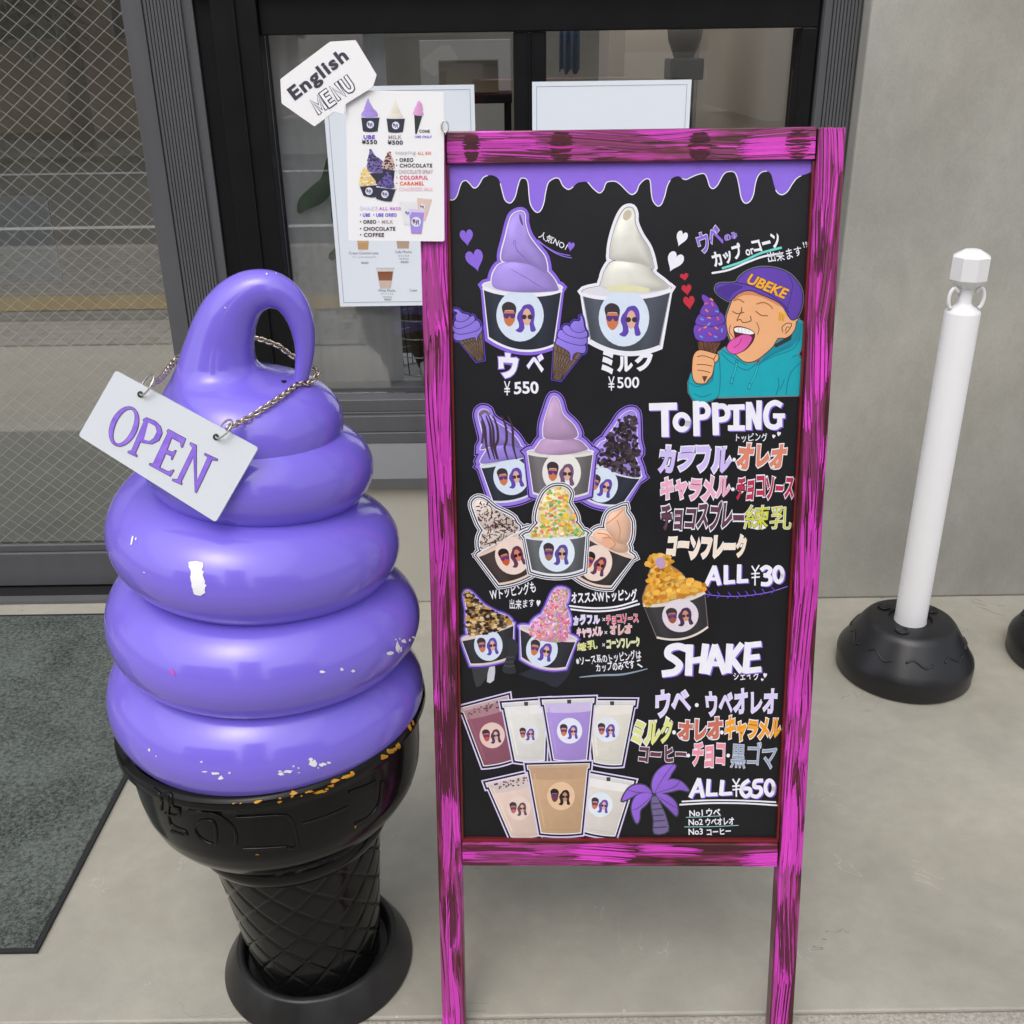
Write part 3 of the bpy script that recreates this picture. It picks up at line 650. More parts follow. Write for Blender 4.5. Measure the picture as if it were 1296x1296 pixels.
def plate(outline, th, name, m, parent, d0=0.0, bev=0.0):
    mbx = MB(); n = len(outline)
    V = [SP(x, y, d0) for x, y in outline]+[SP(x, y, d0-th) for x, y in outline]
    tri = geometry.tessellate_polygon([[Vector((x, -y, 0)) for x, y in outline]])
    Fc = []
    for t in tri:
        a, b, c = t
        ar = (outline[b][0]-outline[a][0])*(outline[c][1]-outline[a][1])-(outline[b][1]-outline[a][1])*(outline[c][0]-outline[a][0])
        if ar > 0: a, b, c = c, b, a
        Fc.append((a, b, c)); Fc.append((c+n, b+n, a+n))
    area = sum(outline[i][0]*outline[(i+1) % n][1]-outline[(i+1) % n][0]*outline[i][1] for i in range(n))
    for i in range(n):
        j = (i+1) % n; Fc.append((i, j, j+n, i+n) if area < 0 else (j, i, i+n, j+n))
    mbx.add(V, Fc); return mbx.obj(name, m, parent)
def roundpoly(P, r, k=4):
    out = []; n = len(P)
    for i in range(n):
        p = Vector(P[i]); a = Vector(P[i-1])-p; b = Vector(P[(i+1) % n])-p
        a = p+a.normalized()*r; b = p+b.normalized()*r
        for j in range(k+1):
            t = j/k; out.append(tuple(a*(1-t)**2+p*2*t*(1-t)+b*t*t))
    return out
pl = plate(roundpoly(sg_c, 4), 0.003, 'plate', MAT['signw'], sign)
def let(O, I=None):
    return [zo(*p) for p in O]
def ringpoly(cx, cy, rx, ry, rot, w, wy, n=40):
    P = []
    for i in range(n+1): a = 2*math.pi*i/n; P.append((cx, cy, rx, ry, a))
    o = []; 
    for s in (1, -1):
        L = []
        for i in range(n+1):
            a = 2*math.pi*i/n
            u = (rx if s > 0 else rx-w)*math.cos(a); v = (ry if s > 0 else ry-wy)*math.sin(a)
            L.append((cx+u*math.cos(rot)-v*math.sin(rot), cy+u*math.sin(rot)+v*math.cos(rot)))
        o.append(L)
    return o
def quadstrip(A, Bq, name, m, d, parent):
    mbx = MB(); n = len(A); V = [SP(*zo(*p), d) for p in A]+[SP(*zo(*p), d) for p in Bq]
    mbx.add(V, [(i, i+n, i+1+n, i+1) for i in range(n-1)]); return mbx.obj(name, m, parent)
def flat(outline, name, m, d, parent):
    tri = geometry.tessellate_polygon([[Vector((x, -y, 0)) for x, y in outline]]); mbx = MB()
    mbx.add([SP(*zo(x, y), d) for x, y in outline], [tuple(t) for t in tri]); return mbx.obj(name, m, parent)
rotS = math.atan2(318, 585)
def grow(P, k):
    cx = sum(p[0] for p in P)/len(P); n = len(P); out = []
    area = sum(P[i][0]*P[(i+1) % n][1]-P[(i+1) % n][0]*P[i][1] for i in range(n)); sgn = 1 if area > 0 else -1
    for i in range(n):
        a = Vector(P[i-1]); p = Vector(P[i]); b = Vector(P[(i+1) % n])
        e1 = (p-a).normalized(); e2 = (b-p).normalized(); n1 = Vector((e1.y, -e1.x)); n2 = Vector((e2.y, -e2.x)); m = (n1+n2)
        m = m/max(0.5, m.length_squared/2) if m.length > 1e-6 else n1
        out.append(tuple(p+m*k*sgn*1.0))
    return out
LP = [(342,674),(380,690),(402,712),(408,740),(395,770),(365,785),(330,780),(318,776),(298,822),(306,832),(303,838),(264,820),(266,812),(280,810),(330,692),(326,684)]
LPh = [(352,698),(335,765),(355,770),(372,758),(384,733),(378,712)]
LE = [(432,722),(505,762),(490,800),(483,797),(480,778),(447,760),(428,808),(448,816),(460,808),(466,811),(448,850),(442,847),(444,835),(422,824),(398,880),(432,896),(452,888),(457,892),(440,918),(352,870),(354,862),(368,864),(428,738),(424,730)]
LN = [(522,776),(548,788),(548,935),(592,838),(578,828),(582,820),(636,846),(633,854),(612,850),(548,985),(540,982),(534,838),(486,938),(490,948),(486,952),(446,934),(448,926),(468,928),(530,800),(518,784)]
for P in (LP, LE, LN):
    flat(grow(P, 0.4), 'letter_edge_shade', MAT['signd'], 0.0004, pl); flat(grow(P, -1.8), 'letter', MAT['signp'], 0.0008, pl)  # dark rim paints the thin shade along the cut letter edges
flat(grow(LPh, 1.2), 'plate_inlay', MAT['signw'], 0.0012, pl)
o1 = ringpoly(250, 712, 55, 85, 0.42, 19, 8); o2 = ringpoly(250, 712, 57.2, 87.2, 0.42, 23.4, 12.4)
quadstrip(*o2, 'letter_edge_shade', MAT['signd'], 0.0004, pl); quadstrip(*o1, 'letter', MAT['signp'], 0.0008, pl)
# rings through the two punched holes
for hx, hy, ax in ((318, 580, 345), (628, 755, 660)):
    hp = SP(*zo(hx, hy), 0.0012); mb = MB()
    mb.add([hp]+[hp+Matrix.Rotation(2*math.pi*i/12, 3, nS) @ (nS.orthogonal().normalized()*0.0034) for i in range(12)], [(0, 1+i, 1+(i+1) % 12) for i in range(12)])
    mb.obj('punched_hole', MAT['dark'], pl)
    c = SP(*zo(ax, (540 if ax == 345 else 722)), 0.001); v1 = (hp-c); L = v1.length; v1 = v1.normalized(); v2 = (nS*0.75+Vector((0.6, 0, -0.25))).normalized(); v2 = (v2-v1*v2.dot(v1)).normalized()
    mb = MB(); mb.tube([c+(v1*math.cos(a)+v2*math.sin(a)*0.8)*L for a in [2*math.pi*i/28 for i in range(28)]], 0.0012, 8, closed=True)
    mb.obj('ring', MAT['wire_ring'], sign, True)
# chain path: right ring -> over the dome -> round behind the curl -> left ring
def onsw(x, y, lift=0.004):
    h, nn = hit(BS, x, y); return h+(nn if nn.dot(ray(x, y)) < 0 else -nn)*lift
path = [SP(*zo(690, 715), 0.006)]
for q in ((760, 683), (830, 640), (900, 595), (960, 552), (1000, 527)): path.append(onsw(*zo(*q)))
e = PX(*zo(1008, 505)); path += [e+Vector((0.008, 0.012, 0.0)), PX(*zo(985, 498))+Vector((0, 0.035, 0)), PX(*zo(935, 484))+Vector((0, 0.045, 0)), PX(*zo(880, 462))+Vector((0, 0.055, 0)), PX(*zo(825, 437))+Vector((0, 0.063, 0))]
path += [PX(*zo(700, 420))+Vector((0, 0.078, 0)), PX(*zo(560, 425))+Vector((0, 0.06, 0)), PX(*zo(480, 445))+Vector((-0.006, 0.02, 0)), PX(*zo(462, 458))+Vector((-0.004, -0.01, 0))]
e = SP(*zo(372, 538), 0.004); path += [path[-1]*0.5+e*0.5+Vector((0, 0, -0.003)), e]
path = [Vector(p) for p in cr([tuple(p) for p in path], 14)]
# links
def chain_links(path, pitch, L, W, r, name, m, parent):
    mbx = MB(); s = 0; nxt = 0; k = 0
    for a, b in zip(path, path[1:]):
        d = (b-a).length
        while nxt <= s+d:
            p = a+(b-a)*((nxt-s)/max(d, 1e-9)); t = (b-a).normalized()
            vw = (CAMP-p).normalized(); u = (vw-t*vw.dot(t)).normalized(); w = t.cross(u)
            ang = R_(38 if k % 2 else -52); q = u*math.cos(ang)+w*math.sin(ang)
            mbx.tube([p+t*(L*math.cos(z)*0.5)+q*(W*0.5*math.sin(z)) for z in [2*math.pi*i/14 for i in range(14)]], r, 6, closed=True)
            nxt += pitch; k += 1
        s += d
    return mbx.obj(name, m, parent, True)
chain_links(path, 0.0062, 0.0098, 0.0066, 0.0011, 'chain', MAT['brass'], sign)

# ------------------------------------------------------------------ chain stand poles
def make_pole(loc, label):
    t = tag(root('chain_stand', loc), label, 'bollard', 'white poles on black weighted bases along the wall'); L = Vector(loc)
    mb = MB()
    def fl(r, z, a): return r
    mb.lathe([(0.06, 0.002), (0.137, 0.002), (0.1400, 0.006), (0.1410, 0.040), (0.139, 0.048), (0.131, 0.060), (0.099, 0.113), (0.092, 0.122), (0.083, 0.127), (0.045, 0.127), (0.043, 0.121), (0.034, 0.121)], L, 80)
    bs = smooth_by_angle(mb.obj('base', MAT['blackpl'], t), 45)
    mb = MB()
    for k in range(9):
        a0 = R_(270-8)+k*2*math.pi/9; P = []
        for i in range(17):
            u = i/16; a = a0+(u-0.5)*0.46; s = 0.0072*math.sin(2*math.pi*u)
            f = 0.45+s*16; r = 0.131+(0.099-0.131)*f; z = 0.060+(0.113-0.060)*f
            P.append(L+Vector((r*math.cos(a), r*math.sin(a), z))+Vector((math.cos(a)*0.8, math.sin(a)*0.8, 0.5))*0.0004)
        mb.tube(P, 0.0024, 8)
    mb.obj('wave_rib', MAT['blackpl'], bs, True)
    for a in (128, 30, 235):
        mb = MB(); c = L+Vector((0.064*math.cos(R_(a)), 0.064*math.sin(R_(a)), 0.1277)); mb.lathe([(0.0145, 0), (0.0145, 0.0028), (0.0125, 0.0034), (0.011, 0.0012), (0.0, 0.0010)], c, 24)
        mb.obj('filler_cap', MAT['blackpl'], bs, True)
    zt0 = ony(1216, 393, L0.y).z; ztop = ony(1228, 315, L0.y).z
    h = ztop-zt0
    mb = MB(); mb.lathe([(0.0335, 0.122), (0.0325, 0.13), (0.0322, zt0-0.004), (0.031, zt0), (0.016, zt0+0.010), (0.0125, zt0+0.016), (0.0125, zt0+h*0.42)], L, 40)
    smooth_by_angle(mb.obj('pole', MAT['whitepl'], t), 40)
    mb = MB(); zc = zt0+h*0.36
    mb.lathe([(0.013, zc), (0.030, zc+0.012), (0.0345, zc+0.018), (0.0345, zc+h*0.52), (0.031, zc+h*0.545), (0.014, ztop-0.001), (0.0, ztop)], L, 8)
    mb.obj('octagonal_cap', MAT['whitepl'], t, bev=0.002)
    for sgn in (-1, 1):
        P = []
        for i in range(13):
            a = R_(-80+i*19); P.append(L+Vector((sgn*(0.024+0.0085*math.cos(a)), -0.006, zt0+0.024+0.019*math.sin(a))))
        mb = MB(); mb.tube(P, 0.0037, 8); mb.obj('hook', MAT['whitepl'], t, True)
    return t
L0 = onz(1143, 846); L0.x = 0.849
make_pole((L0.x, L0.y, 0), 'white plastic chain pole with hooks on a black weighted base beside the pink chalkboard')
p1 = make_pole((L0.x+0.392, L0.y+0.03, 0), 'black weighted pole base cut off by the right edge of the photo')

# ------------------------------------------------------------------ flat artwork kit: shapes traced in photo pixels, laid on a real plane
CH = 0.92   # print reflectance factor
class Art:
    def __init__(s, O, n, parent, base=0.0):
        s.O = Vector(O); s.n = Vector(n).normalized(); s.parent = parent; s.base = base; s.k = 0; s.hold = False; s.keep = False; s.reset()
    def reset(s): s.V = []; s.F = []; s.C = []
    def P(s, x, y, lift=0.0): return onplane(x, y, s.O, s.n)+s.n*lift
    def lift(s):
        if not s.hold: s.k += 1
        return s.base+s.k*6e-6
    def tri(s, pts, tris, cols):
        L = s.lift(); k = len(s.V); s.V += [s.P(x, y, L) for x, y in pts]
        for a, b, c in tris:
            ar = (pts[b][0]-pts[a][0])*(pts[c][1]-pts[a][1])-(pts[b][1]-pts[a][1])*(pts[c][0]-pts[a][0])
            if ar > 0: b, c = c, b
            s.F.append((a+k, b+k, c+k))
        s.C += cols
    def poly(s, pts, col, n=0, grad=None):
        if n: pts = cr(pts, n, True)
        pts = [(p[0], p[1]) for p in pts]
        q = [pts[0]]
        for p in pts[1:]:
            if abs(p[0]-q[-1][0])+abs(p[1]-q[-1][1]) > 0.02: q.append(p)
        pts = q
        tr = geometry.tessellate_polygon([[Vector((x, y, 0)) for x, y in pts]])
        cols = [col]*len(pts)
        if grad:
            gx, gy, amt = grad; cx = [p[0] for p in pts]; cy = [p[1] for p in pts]; mx = (min(cx)+max(cx))/2; my = (min(cy)+max(cy))/2
            sc = max(max(cx)-min(cx), max(cy)-min(cy))/2+1e-6
            cols = [tuple(max(0, min(1, c*(1+amt*((x-mx)*gx+(y-my)*gy)/sc))) for c in col) for x, y in pts]
        s.tri(pts, tr, cols)
    def ell(s, cx, cy, rx, ry, col, rot=0.0, n=28, grad=None):
        s.poly([(cx+rx*math.cos(a)*math.cos(rot)-ry*math.sin(a)*math.sin(rot), cy+rx*math.cos(a)*math.sin(rot)+ry*math.sin(a)*math.cos(rot)) for a in [2*math.pi*i/n for i in range(n)]], col, 0, grad)
    def stroke(s, pts, w, col, n=0, closed=False, taper=False, cap=True, mit=0.45):
        if n: pts = cr(pts, n, closed)
        P = []
        for p in pts:
            p = Vector((p[0], p[1]))
            if not P or (p-P[-1]).length > 0.05: P.append(p)
        m = len(P)
        if m < 2: return
        if cap and not closed:
            P[0] = P[0]+(P[0]-P[1]).normalized()*w*0.25; P[-1] = P[-1]+(P[-1]-P[-2]).normalized()*w*0.25
        A, Bq = [], []
        for i in range(m):
            a = P[i-1] if (closed or i) else None; b = P[(i+1) % m] if (closed or i < m-1) else None
            e1 = (P[i]-a).normalized() if a is not None else None; e2 = (b-P[i]).normalized() if b is not None else None
            if e1 is None: e1 = e2
            if e2 is None: e2 = e1
            n1 = Vector((-e1.y, e1.x)); n2 = Vector((-e2.y, e2.x)); mm = n1+n2
            mm = n1 if mm.length < 0.3 else mm/max(mit, mm.length_squared/2)
            ww = w/2
            if taper: ww *= 0.35+0.65*math.sin(math.pi*(i+0.5)/m)
            A.append(P[i]+mm*ww); Bq.append(P[i]-mm*ww)
        pts = [tuple(p) for p in A]+[tuple(p) for p in Bq]; tr = []
        for i in range(m if closed else m-1):
            j = (i+1) % m; tr += [(i, j, j+m), (i, j+m, i+m)]
        s.tri(pts, tr, [col]*len(pts))
    def halo(s, shapes, rings):
        """rings: outermost first (width px, colour)"""
        for w, col in rings:
            for sh in shapes:
                s.stroke(sh, w*2, col, closed=True, mit=0.9)
                s.poly(sh, col)
    def text(s, body, p0, p1, h, col, bold=0.0, outline=None, shear=0.0, warp=0.0, space=1.0, shadow=None):
        """string fitted to the baseline p0-p1, cap height h (px)"""
        base = txt(body, 0.0, space)[0]
        x0 = min(v[0] for v in base); x1 = max(v[0] for v in base); y0 = min(v[1] for v in base); y1 = max(v[1] for v in base)
        p0 = Vector(p0); p1 = Vector(p1); u = (p1-p0); L = u.length; u = u/L; nv = Vector((u.y, -u.x)); sd = random.Random(body).uniform(0, 6)
        hand = warp and len(body) > 1 and all(ord(q) > 0x2000 for q in body)
        rj = random.Random(body+str(p0)); nb = len(body); J = [(rj.uniform(-.07, .07), rj.uniform(-.075, .075), rj.uniform(.90, 1.12), rj.uniform(.90, 1.10), rj.uniform(-.16, .16)) for _ in body]
        def draw(off, c, dx=0, dy=0):
            V, Fc = txt(body, off, space); pts = []
            for x, y in V:
                a = (x-x0)/(x1-x0)*L; b = (y-y0)/(y1-y0)*h
                if hand:
                    i = max(0, min(nb-1, int((x-x0)/(x1-x0)*nb))); cw = L/nb; ca = (i+.5)*cw; r_, oy, sx, sy, sk = J[i]
                    da = (a-ca)*sx; db = (b-h/2)*sy; a = ca+da*math.cos(r_)-db*math.sin(r_)+sk*db*.5; b = h/2+da*math.sin(r_)+db*math.cos(r_)+oy*h
                if warp:
                    q = a/h; a += warp*h*0.6*math.sin(b/h*3.1+q*2.3+sd); b += warp*h*(math.sin(q*2.9+sd)+0.6*math.sin(q*6.1+sd*2))
                a += shear*b; p = p0+u*a+nv*b; pts.append((p.x+dx, p.y+dy))
            s.tri(pts, Fc, [c]*len(pts))
        if shadow: draw(bold, shadow[2], shadow[0], shadow[1])
        if outline: draw(bold+outline[0], outline[1])
        draw(bold, col)
    def done(s, name, m, label=None):
        o = mob(name, s.V, s.F, m, s.parent, False, s.C); s.reset()
        if not s.keep: s.k = 0
        if label: o['label'] = label
        return o
_tc = {}
def txt(body, off, space):
    k = (body, round(off, 4), space)
    if k in _tc: return _tc[k]
    fc = bpy.data.curves.new('t', 'FONT'); fc.body = body; fc.offset = off; fc.resolution_u = 3; fc.space_character = space
    o = bpy.data.objects.new('t', fc); COL.objects.link(o)
    dg = bpy.context.evaluated_depsgraph_get(); dg.update()
    me = bpy.data.meshes.new_from_object(o.evaluated_get(dg))
    V = [(v.co.x, v.co.y) for v in me.vertices]; Fc = []
    for p in me.polygons:
        q = list(p.vertices)
        for i in range(1, len(q)-1): Fc.append((q[0], q[i], q[i+1]))
    bpy.data.objects.remove(o); bpy.data.curves.remove(fc); bpy.data.meshes.remove(me)
    _tc[k] = (V, Fc); return _tc[k]
def zz(bx, by, L, s=260/1296): return [(bx+x*s, by+y*s) for x, y in L]
def c_(r, g, b, k=CH): return S(r, g, b, k)
WHITE = c_(240, 240, 250); LAV = c_(222, 212, 252); PUR = c_(142, 106, 226); DPUR = c_(92, 66, 190); LPUR = c_(158, 128, 236); BLK = c_(22, 22, 27); RED = c_(196, 40, 62)

# ------------------------------------------------------------------ the pink framed A-board
BB = Vector((0.1342, 0.9966, 0.0)); PSI, LAM = -0.02491, 0.20267; WP, SB, HP = 0.41838, 0.29998, 0.85192
bu = Vector((math.cos(PSI), math.sin(PSI), 0)); bk = Vector((-math.sin(PSI), math.cos(PSI), 0))
bv = (Vector((0, 0, 1))*math.cos(LAM)+bk*math.sin(LAM)).normalized(); bn = bu.cross(bv).normalized()     # towards the viewer
board = tag(root('menu_board', BB+bk*0.12), 'standing chalkboard menu in a magenta brush painted wooden frame', 'menu board')
PO = BB                                # plane of the chalkboard face
FRT = 0.010                            # frame stands proud of the panel
hwL = 0.2092
pw = 0.0315
def bpart(name, u0, u1, v0, v1, n0, n1, m, parent=board, bev=0.0018):
    mbx = MB(); mbx.obox(BB, bu, bv, bn, u0, u1, v0, v1, n0, n1); return mbx.obj(name, m, parent, bev=bev)
vt = SB+HP
bpart('side_post', -hwL-pw, -hwL, 0.0, vt+0.0345, -0.014, FRT, MAT['brush_v'])
bpart('side_post', hwL, hwL+pw, 0.0, vt+0.0345, -0.014, FRT, MAT['brush_v'])
bpart('top_rail', -hwL+0.0005, hwL-0.0005, vt, vt+0.0355, -0.014, FRT-0.002, MAT['brush_h'])
bpart('bottom_rail', -hwL+0.0005, hwL-0.0005, SB-0.037, SB-0.0035, -0.014, FRT-0.002, MAT['brush_h'])
MAG = [(S(224, 68, 202, .92), 4), (S(202, 62, 180, .92), 3.4), (S(170, 64, 140, .92), 3), (S(136, 56, 102, .92), 2.6), (S(88, 30, 52, .92), 2.2)]
def brush_paint(parent, u0, u1, v0, v1, dn, vertical, seed, knots=()):
    rg = random.Random(seed); V2 = []; F2 = []; C2 = []; lift = 0
    a0, a1, b0, b1 = (v0, v1, u0, u1) if vertical else (u0, u1, v0, v1)       # a along the stroke, b across
    def ribbon(pts, w, col):
        nonlocal lift
        lift += 2.2e-6; k = len(V2); n = len(pts)
        for i, (aa, bb) in enumerate(pts):
            ww = w*(0.35 if i in (0, n-1) else 1)
            for s in (-1, 1):
                x = min(b1, max(b0, bb+s*ww)); y = min(a1, max(a0, aa)); u, v = (x, y) if vertical else (y, x)
                V2.append(BB+bu*u+bv*v+bn*(dn+lift)); C2.append(col)
        for i in range(n-1):
            q = (k+2*i, k+2*i+1, k+2*i+3, k+2*i+2); F2.append(q[::-1] if not vertical else q[::-1])
    n = int((a1-a0)*(b1-b0)/0.0009*1.05)
    for s in range(n):
        L = rg.uniform(.05, .19); W = rg.uniform(.009, .026); ca = rg.uniform(a0-.02, a1+.02); cb = rg.uniform(b0, b1); base = rg.choices([c for c, w in MAG], [w for c, w in MAG])[0]
        am = rg.uniform(-.005, .005); ph = rg.uniform(0, 6); slope = rg.uniform(-.05, .05)
        for q in range(int(W/0.0009)):
            off = rg.uniform(-W/2, W/2); st = ca-L/2+abs(off)*rg.uniform(0, 1.6)+rg.uniform(-.006, .006); en = ca+L/2-abs(off)*1.2+rg.uniform(-.02, .006)
            if rg.random() < .3: en = st+(en-st)*rg.uniform(.3, .8)
            if en-st < .01: continue
            m = max(4, int((en-st)/.014)); k = rg.uniform(.82, 1.12); col = tuple(min(1, c*k) for c in base)
            if rg.random() < .13: col = rg.choice(MAG)[0]
            ribbon([(st+(en-st)*i/m, cb+off+am*math.sin(ph+(st+(en-st)*i/m-ca)*22)+slope*(st+(en-st)*i/m-ca)) for i in range(m+1)], rg.uniform(.0003, .0011), col)
    for kc, kw in knots:
        for q in range(26):
            y = b0+(b1-b0)*rg.uniform(.02, .98); w = kw*math.sqrt(max(.05, 1-((y-(b0+b1)/2)/((b1-b0)*.52))**2))*rg.uniform(.75, 1.1); cl = rg.choice([S(74, 12, 36), S(92, 16, 48), S(60, 10, 30), S(196, 36, 150)] if rg.random() < .5 else [S(74, 12, 36), S(60, 10, 30)])
            ribbon([(kc-w+2*w*i/4, y+rg.uniform(-.0006, .0006)) for i in range(5)], rg.uniform(.0007, .0016), cl)
    return mob('brush_paint', V2, F2, MAT['gloss'], parent, False, C2)
fr_ = [o for o in board.children]
posts = [o for o in fr_ if o.name.startswith('side_post')]; rails = [o for o in fr_ if 'rail' in o.name]
brush_paint(posts[0], -hwL-pw+.0012, -hwL-.0012, .001, vt+.0335, FRT+.0002, True, 1)
brush_paint(posts[1], hwL+.0012, hwL+pw-.0012, .001, vt+.0335, FRT+.0002, True, 2)
brush_paint(rails[0], -hwL+.0015, hwL-.0015, vt+.001, vt+.0345, FRT-.0018, False, 3, ((-.180, .010), (-.078, .015), (.078, .013), (.188, .014)))
brush_paint(rails[1], -hwL+.0015, hwL-.0015, SB-.036, SB-.0045, FRT-.0018, False, 4)
mbx = MB()
mbx.obox(BB, bu, bv, bn, -hwL+0.0004, hwL-0.0004, SB-0.003, SB+0.001, -0.012, FRT-0.005)
mbx.obox(BB, bu, bv, bn, -hwL+0.0004, -hwL+0.003, SB+0.0015, vt-0.001, -0.012, FRT-0.004)
mbx.obox(BB, bu, bv, bn, hwL-0.003, hwL-0.0004, SB+0.0015, vt-0.001, -0.012, FRT-0.004)
mbx.obj('inner_lip', MAT['redwood'], board)
panel = bpart('chalk_panel', -hwL-0.004, hwL+0.004, SB-0.004, vt+0.004, -0.006, 0.0, MAT['chalk'], bev=0)
# rear frame of the A, hinged at the top
hb = BB+bv*(vt+0.022)-bn*0.022
rf = Vector((hb.x+bk.x*0.2, hb.y+0.20, 0)); rv = (hb-rf); RL = rv.length; rv = rv.normalized(); rn = bu.cross(rv).normalized()
mbx = MB(); mbx.obox(rf, bu, rv, rn, -hwL-pw+0.004, -hwL+0.002, 0, RL+0.010, -0.016, 0.004); mbx.obj('rear_post', MAT['redwood'], board, bev=0.002)
mbx = MB(); mbx.obox(rf, bu, rv, rn, hwL-0.002, hwL+pw-0.004, 0, RL+0.010, -0.016, 0.004); mbx.obj('rear_post', MAT['redwood'], board, bev=0.002)
mbx = MB(); mbx.obox(rf, bu, rv, rn, -hwL+0.0025, hwL-0.0025, RL-0.03, RL+0.014, -0.015, 0.003); mbx.obj('rear_rail', MAT['redwood'], board, bev=0.002)
mbx = MB(); mbx.obox(rf, bu, rv, rn, -hwL+0.0025, hwL-0.0025, 0.30, 0.335, -0.015, 0.003); mbx.obj('rear_rail', MAT['redwood'], board, bev=0.002)
mbx = MB(); mbx.obox(rf, bu, rv, rn, -hwL+0.003, hwL-0.003, 0.336, RL-0.031, -0.010, -0.004); mbx.obj('rear_panel', MAT['chalk'], board)
A = Art(PO, bn, panel, 0.0006)
# --- drip border
R1 = [(18,490),(45,513),(75,510),(95,480),(110,430),(125,400),(150,392),(175,415),(195,437),(215,435),(235,410),(255,375),(285,360),(320,360),(350,378),(365,410),(380,470),(395,515),(420,533),(440,525),(460,490),(475,430),(490,385),(505,376),(528,382),(540,410),(545,470),(552,530),(570,570),(595,592),(620,580),(640,530),(650,470),(665,410),(690,385),(720,375),(740,385),(760,425),(795,448),(825,430),(850,408),(880,400),(915,402),(940,430),(965,455),(992,470),(1015,450),(1030,410),(1050,398),(1090,397),(1120,415),(1150,445),(1175,470),(1198,480),(1225,460),(1240,420)]
R2 = [(25,388),(52,380),(65,400),(70,460),(78,510),(95,540),(115,553),(135,540),(155,490),(170,430),(190,390),(215,370),(245,365),(265,378),(290,385),(320,372),(360,355),(400,347),(418,365),(430,400),(440,430),(460,443),(485,425),(505,390),(525,355),(550,337),(590,337),(610,365),(625,430),(635,490),(650,525),(670,535),(695,520),(715,480),(725,420),(740,370),(765,340),(800,333),(825,350),(840,400),(855,450),(875,475),(900,480),(930,460),(955,420),(985,380),(1015,362),(1050,350),(1085,335)]
edge = cr(zz(560, 150, R1)+zz(810, 150, R2), 3)
A.poly([(563.2, 203)]+[tuple(p) for p in edge]+[(1028.5, 203)], c_(146, 110, 232))
k = 0
for i in range(0, len(edge)-9, 9):
    if (i//9) % 9 != 4: A.stroke(edge[i:i+10], 1.25, WHITE, cap=False)
A.done('drip_border', MAT['ink'])

# --- repeated bits of artwork
MAN = [(-.77,-.16),(-.8,-.36),(-.68,-.5),(-.5,-.55),(-.28,-.48),(-.17,-.32),(-.18,-.1),(-.23,-.04),(-.29,-.2),(-.66,-.2),(-.72,-.04)]
MFACE = [(-.72,-.17),(-.24,-.17),(-.22,.12),(-.28,.3),(-.42,.43),(-.52,.43),(-.64,.33),(-.71,.15)]
SHADE = [(-.73,-.08),(-.21,-.08),(-.22,.06),(-.3,.13),(-.4,.1),(-.46,.0),(-.52,.1),(-.62,.13),(-.71,.06)]
WOM = [(.28,-.44),(.47,-.44),(.62,-.26),(.65,.03),(.6,.3),(.7,.58),(.56,.66),(.45,.6),(.4,.3),(.18,.3),(.2,.5),(.06,.68),(-.12,.65),(-.2,.58),(-.06,.5),(-.06,.3),(-.14,.1),(-.08,-.1),(.05,-.25),(.13,-.38)]
def logo(cx, cy, rx, ry, rot=0.0, disc=c_(218, 231, 247), skin=c_(206,124,78), hair=c_(62,48,54), wh=c_(98,70,176), skin2=c_(226,180,160), sh=c_(84,52,130)):
    A.ell(cx, cy, rx, ry, disc, rot)
    def T(L): return [(cx+(x*rx*.96)*math.cos(rot)-(y*ry*.96)*math.sin(rot), cy+(x*rx*.96)*math.sin(rot)+(y*ry*.96)*math.cos(rot)) for x, y in L]
    A.poly(T(MFACE), skin, 2); A.poly(T(MAN), hair, 2); A.poly(T(SHADE), sh)
    A.poly(T(WOM), wh, 2)
    A.poly(T([(.3+.19*math.cos(a), .06+.34*math.sin(a)) for a in [2*math.pi*i/14 for i in range(14)]]), skin2)
    for gx in (.18, .44): A.poly(T([(gx+.115*math.cos(a), .06+.1*math.sin(a)) for a in [2*math.pi*i/12 for i in range(12)]]), hair)
def qp(TL, TR, BR, BL, u, v):
    a = Vector(TL)*(1-u)+Vector(TR)*u; b = Vector(BL)*(1-u)+Vector(BR)*u; return a*(1-v)+b*v
def cupshape(TL, TR, BR, BL, sag, n=14):
    TL, TR, BR, BL = map(Vector, (TL, TR, BR, BL)); dn = ((BL+BR)-(TL+TR)).normalized()
    top = [TL*(1-i/n)+TR*(i/n)+dn*(sag*math.sqrt(max(0, 1-(2*i/n-1)**2))) for i in range(n+1)]
    bot = [BR*(1-i/n)+BL*(i/n)+dn*(sag*1.0*(1-(2*i/n-1)**2)) for i in range(n+1)]
    ac = (TR-TL); top[0] = TL+ac*0.006+dn*sag*.32; top[-1] = TR-ac*0.006+dn*sag*.32
    return [tuple(p) for p in top+bot]
def rimell(TL, TR, sag, n=24):
    TL, TR = Vector(TL), Vector(TR); m = (TL+TR)/2; h = (TR-TL)/2; q = Vector((-h.y, h.x)).normalized()*sag
    return [tuple(m+h*math.cos(2*math.pi*i/n)+q*(math.sin(2*math.pi*i/n)*(1.0 if math.sin(2*math.pi*i/n) > 0 else 0.62))) for i in range(n)]
